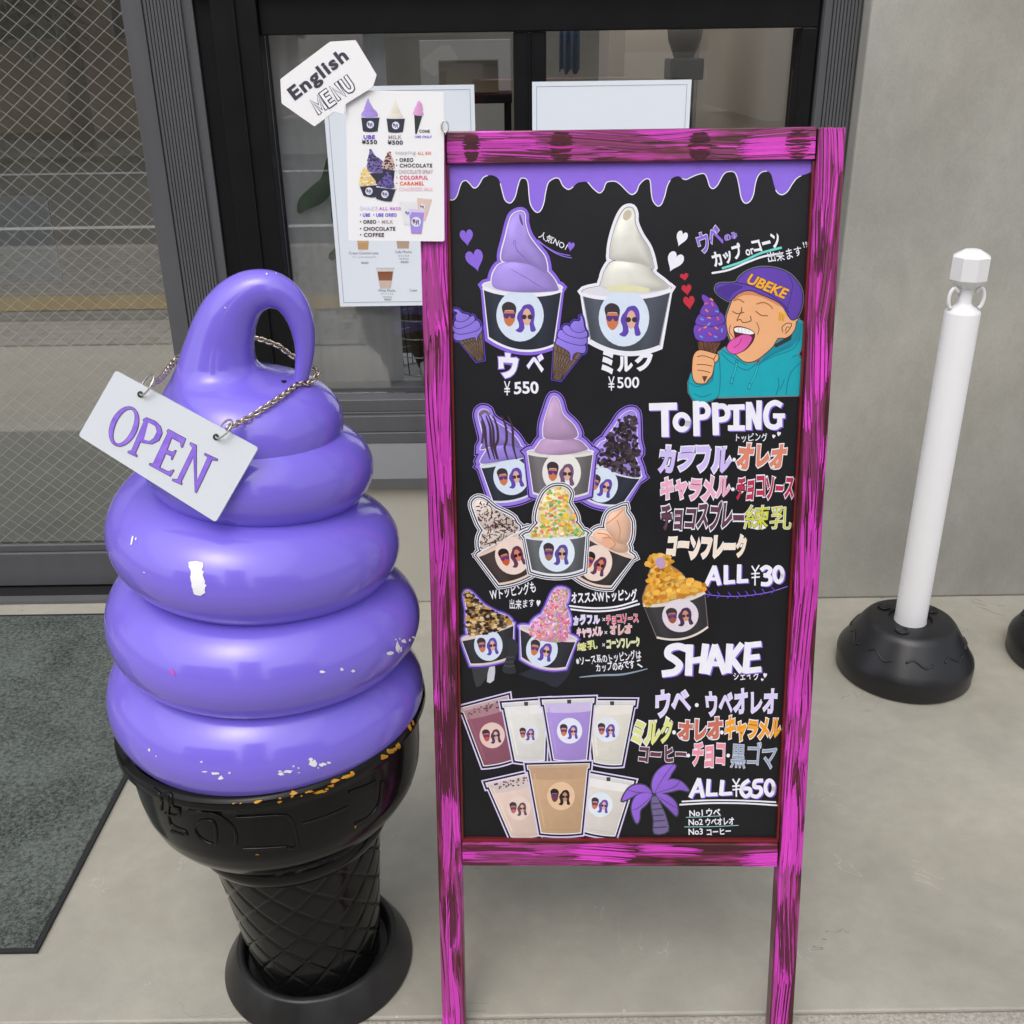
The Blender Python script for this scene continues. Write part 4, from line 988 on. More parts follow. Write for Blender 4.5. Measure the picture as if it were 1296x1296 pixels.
def cup_(TL, TR, BR, BL, sag, body, rim, foot=None, rimw=4.0, lg=None, amt=0.35):
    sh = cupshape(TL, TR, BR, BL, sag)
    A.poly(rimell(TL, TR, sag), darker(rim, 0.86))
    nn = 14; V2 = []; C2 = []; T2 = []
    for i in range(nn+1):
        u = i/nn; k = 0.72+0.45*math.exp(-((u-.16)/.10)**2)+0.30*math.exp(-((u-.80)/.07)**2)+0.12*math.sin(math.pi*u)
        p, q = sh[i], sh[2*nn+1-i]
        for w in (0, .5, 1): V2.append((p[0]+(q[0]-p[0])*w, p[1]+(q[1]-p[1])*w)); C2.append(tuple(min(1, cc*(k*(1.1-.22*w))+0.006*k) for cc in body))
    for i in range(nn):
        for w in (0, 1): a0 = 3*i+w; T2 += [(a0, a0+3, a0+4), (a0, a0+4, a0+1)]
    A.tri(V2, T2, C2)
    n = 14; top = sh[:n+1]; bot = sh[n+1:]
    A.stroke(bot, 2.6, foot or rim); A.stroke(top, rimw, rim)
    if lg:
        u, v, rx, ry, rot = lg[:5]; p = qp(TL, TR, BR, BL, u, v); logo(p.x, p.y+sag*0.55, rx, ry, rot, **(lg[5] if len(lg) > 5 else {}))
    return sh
def heart(cx, cy, w, h, rot, col):
    P = []
    for i in range(26):
        a = 2*math.pi*i/26; x = 16*math.sin(a)**3/17; y = -(13*math.cos(a)-5*math.cos(2*a)-2*math.cos(3*a)-math.cos(4*a))/15
        x *= w/2; y *= h/2; P.append((cx+x*math.cos(rot)-y*math.sin(rot), cy+x*math.sin(rot)+y*math.cos(rot)))
    A.poly(P, col)
def inside(pt, P):
    x, y = pt; r = False
    for i in range(len(P)):
        (x1, y1), (x2, y2) = P[i-1][:2], P[i][:2]
        if (y1 > y) != (y2 > y) and x < (x2-x1)*(y-y1)/(y2-y1)+x1: r = not r
    return r
def scatter(P, n, cols, L, w, seed=1, ymin=0, ymax=1, flake=False):
    rg = random.Random(seed); xs = [p[0] for p in P]; ys = [p[1] for p in P]; k = 0; tr = 0; k0 = A.k+1; A.k = k0; A.hold = True
    while k < n and tr < n*12:
        tr += 1; x = rg.uniform(min(xs), max(xs)); y = min(ys)+(max(ys)-min(ys))*rg.uniform(ymin, ymax)
        if not inside((x, y), P): continue
        a = rg.uniform(0, math.pi); l = L*rg.uniform(.5, 1.2); c = rg.choice(cols); f = rg.uniform(.75, 1.15); c = tuple(min(1, q*f) for q in c)
        if flake: A.poly([(x+l*rg.uniform(.6,1)*math.cos(b+a), y+w*rg.uniform(.6,1.1)*math.sin(b+a)) for b in [i*math.pi/3 for i in range(6)]], c)
        else: A.stroke([(x-l*math.cos(a)/2, y-l*math.sin(a)/2), (x+l*math.cos(a)/2, y+l*math.sin(a)/2)], w*rg.uniform(.7, 1.2), c, cap=False)
        k += 1; A.k = k0+(k % 8)
    A.hold = False; A.k = k0+9
def darker(c, k): return tuple(q*k for q in c)
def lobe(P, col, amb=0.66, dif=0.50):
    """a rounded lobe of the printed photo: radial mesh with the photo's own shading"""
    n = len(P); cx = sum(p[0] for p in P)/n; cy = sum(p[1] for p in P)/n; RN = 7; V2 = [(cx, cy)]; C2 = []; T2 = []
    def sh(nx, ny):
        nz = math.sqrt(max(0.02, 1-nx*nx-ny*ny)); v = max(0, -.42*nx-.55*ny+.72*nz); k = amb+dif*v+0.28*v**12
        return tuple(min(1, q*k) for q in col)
    C2.append(sh(0, 0)); xs = [p[0] for p in P]; ys = [p[1] for p in P]; w = (max(xs)-min(xs))/2; h = (max(ys)-min(ys))/2
    for r in range(1, RN+1):
        f = r/RN
        for p in P:
            V2.append((cx+(p[0]-cx)*f, cy+(p[1]-cy)*f)); dx, dy = p[0]-cx, p[1]-cy; L = math.hypot(dx, dy)+1e-6; g = 0.96*f**1.6
            C2.append(sh(dx/L*g, dy/L*g))
    T2 += [(0, 1+i, 1+(i+1) % n) for i in range(n)]
    for r in range(1, RN):
        for i in range(n):
            j = (i+1) % n; a0, b0, c0, d0 = 1+(r-1)*n+i, 1+r*n+i, 1+r*n+j, 1+(r-1)*n+j; T2 += [(a0, b0, c0), (a0, c0, d0)]
    A.tri(V2, T2, C2)
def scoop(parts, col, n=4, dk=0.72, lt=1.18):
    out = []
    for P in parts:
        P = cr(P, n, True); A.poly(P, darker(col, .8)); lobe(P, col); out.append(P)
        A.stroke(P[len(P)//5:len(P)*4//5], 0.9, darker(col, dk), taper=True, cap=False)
    return out
NAVY = c_(38, 44, 58); NAV2 = c_(84, 86, 98)

# --- the ube cup
z = lambda L: zz(560, 150, L)
z3 = lambda L: zz(560, 380, L)
low = z([(318,1060),(312,1005),(330,955),(365,918),(450,902),(560,918),(650,958),(700,1010),(725,1060),(715,1088),(520,1098),(380,1085)])
mid = z([(380,900),(372,850),(395,760),(420,660),(440,612),(472,590),(502,588),(518,610),(520,660),(545,740),(600,815),(648,880),(655,975),(560,925),(450,905)])
cupP = [(611.5,361),(711,364),(700,437),(619,428)]
csh = cupshape(*cupP, 11)
A.halo([cr(low, 3, True), cr(mid, 3, True), csh, rimell(cupP[0], cupP[1], 11)], [(5.6, PUR), (1.6, WHITE)])
cup_(*cupP, 11, NAVY, WHITE, rimw=4.6, lg=(0.475, 0.44, 30, 33, 0.0))
scoop([low, mid], c_(170, 148, 228))
A.stroke(z([(455,780),(470,830),(520,880),(570,930)]), 1.4, c_(130,104,196), 4, taper=True); A.stroke(z([(430,950),(520,1000),(600,1050),(660,1085)]), 1.2, c_(134,110,200), 4, taper=True)
A.stroke(z([(488,610),(495,640),(505,670)]), 3, c_(96,78,150), 3, taper=True); A.ell(*z([(455,782)])[0], 2, 3, c_(140,112,205)); A.ell(*z([(455,782)])[0], 1.2, 2, c_(170,148,228))
A.done('ube_cup_cutout', MAT['print'])
# --- the milk cup
z2 = lambda L: zz(810, 150, L)
low = z([(1015,1070),(1010,1010),(1030,950),(1075,900),(1180,905)])+z2([(40,930),(90,985),(160,1040),(170,1075),(0,1095)])
mid = z([(1075,888),(1058,850),(1070,760),(1100,660),(1130,595),(1160,565),(1195,565),(1212,600),(1215,660),(1250,740),(1290,800)])+z2([(65,850),(78,900),(80,950),(0,915)])
cupP = [(737,369),(849,364),(834,438),(748,431)]
A.halo([cr(low, 3, True), cr(mid, 3, True), cupshape(*cupP, 11), rimell(cupP[0], cupP[1], 11)], [(5.0, WHITE), (1.0, NAV2), (.4, WHITE)])
cup_(*cupP, 11, c_(74,80,92), WHITE, rimw=4.8, lg=(0.475, 0.44, 32, 36, 0.0))
scoop([low, mid], c_(226, 226, 216), dk=0.8)
A.poly(z([(1040,1080),(1080,1050),(1180,1050),(1296,1070),(1290,1095),(1120,1095)]), c_(228,226,186), 3)
A.ell(*z([(1165,610)])[0], 5, 7, c_(205,196,170), 0.5)
A.done('milk_cup_cutout', MAT['print'])

# --- little cones drawn beside the cups
def minicone(pts_cone, lobes, tip):
    A.halo([cr(p, 3, True) for p in lobes]+[pts_cone, cr(tip, 3, True)], [(2.2, DPUR), (1.0, BLK)])
    A.poly(pts_cone, c_(120, 98, 80), 0, (-0.6, 0, 0.15))
    TL, TR, BR, BL = pts_cone[0], pts_cone[1], pts_cone[2], pts_cone[3]
    for i in range(1, 7):
        u = i/7; A.stroke([qp(TL, TR, BR, BL, u, 0), qp(TL, TR, BR, BL, max(0, u-.55), 1)], .7, c_(64,48,40), cap=False); A.stroke([qp(TL, TR, BR, BL, u, 0), qp(TL, TR, BR, BL, min(1, u+.55), 1)], .7, c_(64,48,40), cap=False)
    A.stroke([qp(TL, TR, BR, BL, 0, .22), qp(TL, TR, BR, BL, 1, .22)], .8, c_(64,48,40))
    for p in lobes+[tip]:
        q = cr(p, 4, True); A.poly(q, c_(148, 126, 232), 0, (-.6, -.6, .18)); A.stroke(q, .8, c_(44,34,84), closed=True)
minicone(z3([(100,250),(250,205),(262,375),(215,385)]), [z3([(68,225),(85,190),(150,195),(240,160),(248,195),(225,225),(218,255),(208,255),(200,235),(110,255),(78,248)]), z3([(64,190),(72,155),(130,165),(215,125),(240,165),(210,195),(110,215)]), z3([(70,155),(85,125),(140,130),(190,95),(205,125),(170,155),(100,180)])], z3([(90,130),(80,100),(92,80),(70,68),(72,55),(100,58),(125,80),(165,90),(170,110),(130,135)]))
A.done('cone_cutout', MAT['print'])
minicone(z3([(705,265),(875,340),(745,505),(695,495)]), [z3([(718,250),(750,215),(800,260),(890,275),(905,310),(890,335),(850,330),(825,345),(820,380),(805,380),(800,330),(740,290),(715,275)]), z3([(725,215),(750,185),(830,235),(900,225),(912,265),(880,285),(800,270),(735,240)]), z3([(755,180),(785,155),(850,200),(900,185),(915,225),(870,240),(790,220)])], z3([(805,160),(830,130),(860,130),(870,115),(865,100),(880,100),(890,130),(895,165),(900,190),(860,205),(820,190)]))
A.done('cone_cutout', MAT['print'])
# --- hearts
for cx, cy, w, h, r, c in ((590.5,299.5,18,22,-.12,PUR),(601,328,24,29,-.25,PUR),(862.5,301,15,21,.35,WHITE),(854,330,22,27,.42,WHITE),(866,350,11.5,10,-.2,RED),(869,366,13.5,14.5,-.15,RED),(872,382,15.5,18,-.12,RED),(722.5,311.5,9.5,12.5,.15,PUR)):
    heart(cx, cy, w, h, r, c); A.done('heart', MAT['ink'])
# --- handwriting (katakana and prices)
def word(body, p0, p1, h, col=WHITE, bold=0.03, outline=None, name='lettering', **k):
    A.text(body, p0, p1, h, col, bold, outline, warp=k.pop('warp', 0.03), **k); return A.done(name, MAT['ink'])
ZP = lambda bx, by, x, y: (bx+x*260/1296, by+y*260/1296)
a_ = lambda x, y: ZP(560, 150, x, y); b_ = lambda x, y: ZP(810, 150, x, y); c3 = lambda x, y: ZP(560, 380, x, y); d4 = lambda x, y: ZP(800, 380, x, y); e5 = lambda x, y: ZP(560, 600, x, y); f6 = lambda x, y: ZP(790, 600, x, y); g7 = lambda x, y: ZP(560, 830, x, y); h8 = lambda x, y: ZP(780, 840, x, y)
A.text('人気NO1', a_(602, 752), a_(775, 832), 9.5, WHITE, 0.008, warp=.03); A.stroke([a_(582,760),a_(640,800),a_(720,845),a_(805,865)], 1.3, PUR, 4); A.stroke([a_(600,765),a_(680,830),a_(750,865),a_(815,880)], 1.0, LPUR, 4)
A.done('popularity_lettering', MAT['ink'])
A.text('ウベ', b_(395, 850), b_(530, 795), 25, PUR, 0.035, (0.025, WHITE), warp=.02); A.text('のみ', b_(540, 775), b_(618, 752), 8, PUR, 0.03, (0.03, LAV)); A.done('lettering', MAT['ink'])
A.stroke([b_(455,975),b_(560,955),b_(680,905),b_(780,870),b_(890,850)], 2.6, WHITE, 4); A.stroke([b_(520,945),b_(640,905),b_(760,850),b_(890,815)], 3.0, c_(110,215,205), 4)
A.text('カップ', b_(480, 940), b_(655, 880), 19, WHITE, 0.045, warp=.03); A.text('or', b_(672, 866), b_(722, 853), 7.5, WHITE, .02); A.text('コーン', b_(730, 850), b_(890, 795), 16, WHITE, 0.045, warp=.03); A.done('lettering', MAT['ink'])
A.text('出来ます', b_(812, 910), b_(1025, 868), 13, WHITE, 0.010, warp=.03); A.text('!!', b_(1032, 815), b_(1055, 810), 7, WHITE, .01); A.done('lettering', MAT['ink'])
word('ウ', c3(362, 485), c3(472, 485), 28, WHITE, .06, (.035, LPUR)); word('ベ', c3(538, 448), c3(634, 448), 21, WHITE, .035, (.02, LPUR))
A.text('ミ', c3(1010,455), c3(1072,455), 27, WHITE, .06); A.text('ル', c3(1110,445), c3(1195,443), 17, WHITE, .06); A.text('ク', c3(1225,440), c3(1320,438), 23, WHITE, .06); A.done('lettering', MAT['ink'])
A.text('¥', c3(388,600), c3(428,600), 18, WHITE, 0.0); A.text('550', c3(455,590), c3(605,585), 14.5, WHITE, .028, warp=.02); A.done('price', MAT['ink'])
A.text('¥', c3(1045,570), c3(1086,570), 18, WHITE, 0.0); A.text('500', c3(1105,555), c3(1240,550), 13.5, WHITE, .018, warp=.02); A.done('price', MAT['ink'])

# marker capitals made of strokes
def marker(name, base, strokes, w, col=WHITE, shade=PUR, sh=(1.6, 1.4)):
    for dx, dy, c in ((sh[0], sh[1], shade), (sh[0]*.5, sh[1]*.5, shade), (0, 0, col)):
        for st in strokes:
            L, ww = (st[0], st[1]) if isinstance(st, tuple) and isinstance(st[1], (int, float)) and isinstance(st[0], list) else (st, w)
            P = [(x+dx, y+dy) for x, y in zz(base[0], base[1], L)]
            if len(P) > 2 and ww > 0: P = cr(P, 5) if st_smooth(L) else P
            A.stroke(P, abs(ww)*.2006, c)
    return A.done(name, MAT['ink'])
def st_smooth(L): return len(L) >= 5
def ov(cx, cy, rx, ry, n=14): return [(cx+rx*math.cos(2*math.pi*i/n), cy+ry*math.sin(2*math.pi*i/n)) for i in range(n+2)]
marker('topping_heading', (800, 380), [([(118,672),(270,668)], 46), ([(205,675),(208,850)], 46), (ov(312,768,40,46), 34), ([(402,645),(406,845)], 40), [(405,665),(450,655),(478,690),(465,730),(410,740)], ([(522,655),(528,840)], 40), [(525,672),(575,668),(602,705),(588,745),(532,755)], ([(612,675),(700,672)], 34), ([(656,675),(656,800)], 36), ([(612,805),(702,805)], 34), ([(735,650),(735,808)], 36), ([(742,660),(792,800)], 32), ([(800,640),(798,806)], 34), [(935,660),(900,645),(858,670),(842,730),(856,785),(900,800),(930,780)], ([(930,790),(930,725)], 32), ([(895,728),(955,728)], 30)], 34)
marker('shake_heading', (790, 600), [[(390,1100),(340,1085),(285,1100),(275,1140),(320,1172),(348,1205),(320,1245),(248,1258)], ([(412,1085),(405,1258)], 46), ([(512,1080),(492,1245)], 44), ([(415,1178),(500,1165)], 38), ([(522,1250),(572,1085)], 42), ([(572,1085),(632,1248)], 42), ([(545,1195),(612,1195)], 30), ([(665,1080),(655,1242)], 44), ([(738,1075),(668,1165)], 38), ([(672,1155),(735,1240)], 40), ([(780,1070),(765,1245)], 42), ([(785,1078),(855,1070)], 36), ([(775,1158),(845,1150)], 34), ([(768,1240),(855,1230)], 36)], 44)
marker('price', (790, 600), [([(518,695),(568,585)], 28), ([(568,585),(598,692)], 28), ([(545,660),(592,660)], 20), ([(640,580),(640,688)], 27), ([(640,682),(692,678)], 24), ([(725,575),(722,680)], 27), ([(722,675),(775,672)], 24), [(866,602),(895,585),(922,602),(905,630),(885,638)], [(885,636),(915,645),(922,670),(905,692),(868,692)], (ov(972,632,26,46), 26)], 26, sh=(1.4, 1.2))
A.stroke([f6(805,580),f6(826,615)], 1.8, WHITE); A.stroke([f6(850,575),f6(826,615),f6(824,700)], 1.8, WHITE); A.stroke([f6(803,628),f6(852,625)], 1.8, WHITE); A.stroke([f6(805,652),f6(852,648)], 1.8, WHITE); A.done('yen_mark', MAT['ink'])
marker('price', (780, 840), [([(468,838),(520,728)], 26), ([(520,728),(545,836)], 26), ([(492,805),(540,800)], 18), ([(582,732),(576,828)], 26), ([(576,824),(632,822)], 22), ([(668,738),(660,822)], 26), ([(662,820),(725,816)], 22), [(832,735),(800,760),(788,805),(812,835),(842,818),(840,788),(800,785)], [(918,735),(876,740),(870,775),(905,780),(912,812),(885,836),(856,830)], (ov(966,780,26,46), 24)], 24, sh=(1.4, 1.2))
A.stroke([h8(735,728),h8(756,762)], 2, WHITE); A.stroke([h8(776,725),h8(756,762),h8(757,836)], 2, WHITE); A.stroke([h8(733,772),h8(778,768)], 2, WHITE); A.stroke([h8(735,794),h8(778,790)], 2, WHITE); A.done('yen_mark', MAT['ink'])
A.stroke([h8(415,868),h8(600,860),h8(800,862),h8(1005,872)], 2.0, WHITE, 4); A.stroke([h8(400,888),h8(600,878),h8(820,880),h8(1012,892)], 2.0, WHITE, 4); A.done('underline', MAT['ink'])
# wheat-ear line under ALL 30
P = [f6(500,755),f6(600,768),f6(720,770),f6(840,758),f6(930,740),f6(1030,708)]; A.stroke(P, 1.0, PUR, 4)
for x, y in ((535,758),(595,765),(662,765),(722,765),(772,760),(822,752),(875,745),(938,735)): A.stroke([f6(x-8,y-22),f6(x+6,y-5),f6(x+2,y+3),f6(x-12,y+18)], 1.7, DPUR, 3, taper=True)
A.done('leaf_line', MAT['ink'])

PINK = c_(234,170,196); DR = c_(186,44,84); WINE = c_(96,56,76); LIME = c_(206,210,66); CREAM = c_(246,228,206); SAL = c_(220,134,106); LYEL = c_(222,226,142); TERR = c_(202,112,92); ORG = c_(242,164,44); MAR = c_(104,56,74); RPK = c_(238,148,166); SLATE = c_(150,166,190)
def kat(body, p0, p1, h, col, bold=.065, ol=(.045, WHITE), **k): return word(body, p0, p1, h, col, bold, ol, warp=.02, shear=k.pop('shear', 0.08), **k)
word('トッピング', d4(655,895), d4(855,888), 10.5, WHITE, .012); heart(*d4(893,858), 4.5, 5.5, .2, WHITE); heart(*d4(925,842), 5, 6.5, .2, WHITE); A.done('heart', MAT['ink'])
kat('カラフル', d4(178,1085), d4(612,1062), 29, c_(206,190,246)); A.ell(*d4(643,1005), 2.2, 2.4, WHITE); A.done('dot', MAT['ink']); kat('オレオ', d4(668,1055), d4(960,1048), 27, SAL)
kat('キャラメル', d4(180,1252), d4(608,1252), 28, PINK); A.ell(*d4(635,1192), 2.2, 2.4, WHITE); A.done('dot', MAT['ink']); kat('チョコソース', d4(655,1250), d4(1010,1252), 28, DR, .05)
kat('チョコスプレー', f6(232,350), f6(748,338), 31, WINE, .05); kat('練乳', f6(762,352), f6(1052,345), 31, LIME, .006, (.018, WHITE))
kat('コーンフレーク', f6(268,515), f6(760,520), 26, CREAM, .07, (.03, WHITE))
word('シェイク', f6(690,1300), f6(848,1292), 9, WHITE, .02); heart(*f6(888,1268), 5, 7, .15, WHITE); heart(*f6(870,1296), 3.5, 4, .15, WHITE); A.done('heart', MAT['ink'])
kat('ウベ', h8(258,338), h8(460,305), 30, LAV, .042, (.018, WHITE)); A.ell(*h8(507,260), 2.4, 2.6, WHITE); A.done('dot', MAT['ink']); kat('ウベオレオ', h8(565,320), h8(1005,300), 28, LAV, .038, (.018, WHITE))
kat('ミルク', h8(105,492), h8(345,492), 26, LYEL); A.ell(*h8(364,432), 2.4, 2.6, WHITE); A.done('dot', MAT['ink']); kat('オレオ', h8(395,475), h8(655,470), 24, TERR); A.ell(*h8(665,432), 2.4, 2.6, WHITE); A.done('dot', MAT['ink']); kat('キャラメル', h8(685,475), h8(1030,470), 25, ORG)
kat('コーヒー', h8(142,618), h8(435,615), 19, MAR, .055, (.035, WHITE)); A.ell(*h8(454,578), 2.2, 2.4, WHITE); A.done('dot', MAT['ink']); kat('チョコ', h8(482,650), h8(680,640), 29, RPK, .05, (.035, WHITE)); A.ell(*h8(705,578), 2.2, 2.4, WHITE); A.done('dot', MAT['ink']); kat('黒ゴマ', h8(720,652), h8(1000,648), 29, SLATE, .012, (.016, WHITE))
A.text('No1', h8(462,962), h8(545,958), 7.5, WHITE, .02); A.text('ウベ', h8(570,962), h8(655,958), 9.5, WHITE, .03); A.stroke([h8(440,968),h8(540,964),h8(660,958)], .9, c_(150,200,190), 3); A.done('ranking_lettering', MAT['ink'])
A.text('No2', h8(457,1018), h8(545,1015), 7.5, WHITE, .02); A.text('ウベオレオ', h8(565,1020), h8(742,1012), 9, WHITE, .03); A.stroke([h8(430,1028),h8(600,1026),h8(770,1018)], .9, c_(150,200,190), 3); A.done('ranking_lettering', MAT['ink'])
A.text('No3', h8(457,1078), h8(545,1075), 7.5, WHITE, .02); A.text('コーヒー', h8(572,1080), h8(722,1072), 7.5, WHITE, .03); A.done('ranking_lettering', MAT['ink'])
word('Wトッピングも', e5(305,795), e5(590,745), 14, WHITE, .02, shear=.05); A.text('出来ます', e5(425,852), e5(582,838), 11.5, WHITE, .010, warp=.02); heart(*e5(605,812), 5.5, 9, .1, WHITE); A.done('lettering', MAT['ink'])
word('オススメWトッピング', e5(815,815), e5(1228,795), 14, WHITE, .035); A.stroke([e5(795,830),e5(950,845),e5(1100,835),e5(1228,798)], 2.2, WHITE, 4); A.stroke([e5(790,850),e5(950,865),e5(1100,855),e5(1242,818)], 2.2, WHITE, 4); A.done('underline', MAT['ink'])
def combo_k(l, lp, lc, r, rp, rc, x):
    A.text(l, *lp, 11, lc, .008, (.012, WHITE), warp=.02); combo('', None, None, r, rp, rc, x)
def combo(l, lp, lc, r, rp, rc, x):
    if l: A.text(l, *lp, 11, lc, .05, (.03, WHITE), warp=.02)
    A.text('×', e5(x[0]-9, x[1]+9), e5(x[0]+10, x[1]+9), 4.2, WHITE, .0); A.text(r, *rp, 11.5, rc, .045, (.03, WHITE), warp=.02); A.done('combination_lettering', MAT['ink'])
combo('カラフル', (e5(825,950), e5(992,945)), LAV, 'チョコソース', (e5(1035,948), e5(1235,935)), c_(226,92,120), (1017, 918))
combo('キャラメル', (e5(848,1025), e5(1008,1022)), c_(240,196,206), 'オレオ', (e5(1060,1012), e5(1192,1005)), c_(232,170,166), (1030, 1000))
combo_k('練乳', (e5(850,1112), e5(975,1105)), c_(222,226,110), 'コーンフレーク', (e5(1040,1098), e5(1245,1085)), LYEL, (1016, 1078))
A.text('※ソース系のトッピングは', e5(845,1210), e5(1255,1165), 11.5, WHITE, .02, warp=.02); A.done('note_lettering', MAT['ink'])
A.text('カップのみです', e5(972,1250), e5(1212,1222), 10.5, WHITE, .025, warp=.02); A.stroke([e5(1228,1178),e5(1246,1172)], 1.8, WHITE); A.stroke([e5(1232,1198),e5(1258,1215)], 1.8, WHITE); A.stroke([e5(868,1280),e5(1000,1268),e5(1140,1262),e5(1290,1228)], 2.6, c_(140,156,176), 4, taper=True); A.done('note_lettering', MAT['ink'])

# --- toppings group: three cups, then three more in front
A.keep = True
def cupset(name, lows, cupP, sag, body, rim, col, halo, lg, deco=None, rimw=3.4, m='print'):
    sh = [cr(p, 3, True) for p in lows]+[cupshape(*cupP, sag), rimell(cupP[0], cupP[1], sag)]
    if halo: A.halo(sh, halo)
    cup_(*cupP, sag, body, rim, rimw=rimw, lg=lg)
    parts = scoop(lows, col)
    if deco: deco(parts)
    A.done(name, MAT[m])
HPUR = [(8.0, LPUR), (7.2, BLK), (5.6, LPUR), (1.2, WHITE)]
HWH = [(6.8, WHITE), (5.9, BLK), (4.6, WHITE), (3.2, BLK), (1.6, WHITE)]
e = lambda L: zz(560, 600, L)
def stripes(parts):
    for x0, x1 in ((268,300),(318,345),(345,352),(400,412),(440,468),(300,330)):
        A.stroke(z3([(x0-25,730),(x0,800),(x0+5,880),(x1-20,930),(x1,1000)]), 3.4, c_(66,48,62), 4, taper=True)
    A.stroke(z3([(235,720),(270,700),(292,720)]), 4, c_(120,108,116), 3); A.stroke(z3([(250,760),(258,830),(250,900)]), 3, c_(80,62,80), 3)
cupset('chocolate_sauce_cup_cutout', [z3([(245,1030),(262,970),(300,930),(400,905),(480,915),(530,950),(535,985),(400,1010)]), z3([(240,940),(262,880),(245,800),(228,720),(250,690),(285,700),(310,750),(400,810),(465,870),(490,930),(400,915),(320,920)])], [c3(240,1045), c3(545,965), c3(575,1215), c3(322,1270)], 4, NAVY, c_(220,226,232), c_(150,130,216), HPUR, (0.56, 0.42, 22.5, 23.5, -.15), stripes)
def crumbs(parts):
    for i, P in enumerate(parts): scatter(P, 150, [c_(54,46,52), c_(78,66,70), c_(34,28,34)], 4.2, 3.0, 5+i, .12, 1, True)
cupset('cookie_crumb_cup_cutout', [z3([(935,1010),(960,950),(1010,890),(1100,900),(1190,960),(1235,1040),(1240,1115),(1100,1090),(990,1030)]), z3([(1030,905),(1040,860),(1090,790),(1130,730),(1180,700),(1215,712),(1222,780),(1225,880),(1238,960),(1180,1000),(1090,950)])], [c3(932,1015), c3(1255,1110), c3(1130,1290), c3(870,1225)], 6, NAVY, c_(220,226,232), c_(160,140,222), HPUR, (0.36, 0.50, 20, 22, .25), crumbs)
cupset('plain_ube_cup_cutout', [z3([(590,960),(600,915),(640,875),(740,870),(850,880),(900,915),(905,945),(750,975)]), z3([(650,870),(635,830),(640,770),(665,690),(690,620),(712,612),(735,640),(760,720),(830,790),(850,860),(760,880)])], [c3(536,955), c3(950,955), c3(915,1215), c3(575,1215)], 6, c_(108,104,106), c_(228,226,222), c_(190,158,196), HPUR, (0.52, 0.44, 24.5, 26, .02, dict(disc=c_(236,234,230), wh=c_(112,84,120))))
def chocspray(parts):
    for i, P in enumerate(parts): scatter(P, 80, [c_(70,28,34), c_(92,44,46)], 4.6, 1.3, 9+i, 0, .95)
TAN = dict(disc=c_(240,218,206), skin=c_(206,92,52), wh=c_(96,52,84), hair=c_(40,30,34), skin2=c_(220,130,100))
cupset('chocolate_spray_cup_cutout', [e([(245,470),(240,400),(280,340),(380,305),(450,310),(480,345),(400,400),(300,450)]), e([(255,340),(205,230),(195,180),(225,155),(270,170),(330,220),(430,270),(445,310),(330,350)])], [e5(220,510), e5(550,340), e5(580,610), e5(360,690)], 3, c_(62,50,46), c_(232,206,188), c_(222,210,200), HWH, (0.58, 0.40, 22, 24, -.3, TAN), chocspray)
def corn(parts):
    pass
cupset('caramel_cup_cutout', [e([(950,400),(960,360),(1010,345),(1090,380),(1150,420),(1170,480),(1100,490),(1000,440)]), e([(1075,400),(1030,340),(1035,280),(1060,240),(1110,220),(1150,205),(1150,240),(1185,300),(1180,400),(1150,440),(1100,430)])], [e5(905,380), e5(1205,520), e5(1060,705), e5(850,640)], 4, c_(52,48,50), c_(236,208,192), c_(230,188,162), HWH, (0.36, 0.50, 20, 23, .3, TAN), lambda P: (A.stroke(e([(1035,310),(1090,270),(1140,220)]), 1.2, c_(214,140,86), 3), A.stroke(e([(975,370),(1040,380),(1090,440)]), 1.4, c_(218,150,90), 3), A.stroke(e([(1100,290),(1120,350),(1110,420)]), 1.2, c_(214,140,86), 3), A.ell(*e5(1045,430), 9, 7, c_(236,180,150), .4), A.stroke(e([(1010,400),(1060,400),(1090,440),(1060,465)]), 1.2, c_(210,134,84), 3)))
def conf(parts):
    for i, P in enumerate(parts): scatter(P, 130, [c_(240,200,60), c_(240,214,110), c_(120,196,110), c_(240,128,120), c_(250,236,190), c_(236,180,70)], 3.6, 2.4, 20+i, 0, 1, True)
cupset('colourful_spray_cup_cutout', [e([(560,390),(590,330),(640,295),(740,290),(830,305),(870,350),(880,380),(720,395)]), e([(610,300),(600,250),(620,180),(650,120),(700,85),(765,85),(800,120),(790,180),(830,250),(830,300),(720,315)])], [e5(520,385), e5(905,370), e5(885,600), e5(565,605)], 6, c_(92,96,100), c_(226,232,236), c_(238,226,190), HWH, (0.51, 0.44, 22.5, 24, 0, dict(disc=c_(226,238,250), skin=c_(158,104,84), wh=c_(92,76,160), skin2=c_(214,176,160))), conf)
A.keep = False; A.k = 0
# corn flake cup
f = lambda L: zz(790, 600, L)
def flakes(parts):
    for i, P in enumerate(parts): scatter(P, 90, [c_(226,160,52), c_(238,180,74), c_(206,132,40), c_(244,196,96)], 6.5, 4.0, 40+i, 0, 1, True)
    A.poly(f([(195,560),(215,525),(250,530),(258,580),(225,595)]), c_(190,158,196), 3)
cupset('corn_flake_cup_cutout', [f([(118,800),(130,740),(160,690),(280,650),(400,660),(490,690),(500,730),(330,790),(160,822)]), f([(165,700),(160,620),(178,580),(145,570),(160,530),(200,505),(260,510),(298,545),(290,575),(340,610),(380,660),(300,700)])], [f6(118,815), f6(505,735), f6(525,965), f6(208,1030)], 8, c_(50,48,52), c_(226,216,206), c_(222,158,60), [(1.2, c_(120,110,110))], (0.55, 0.44, 23, 21, -.12, dict(disc=c_(226,216,226), skin=c_(160,84,60), wh=c_(70,44,82), skin2=c_(206,146,120))), flakes)
A.keep = True; A.k = 0
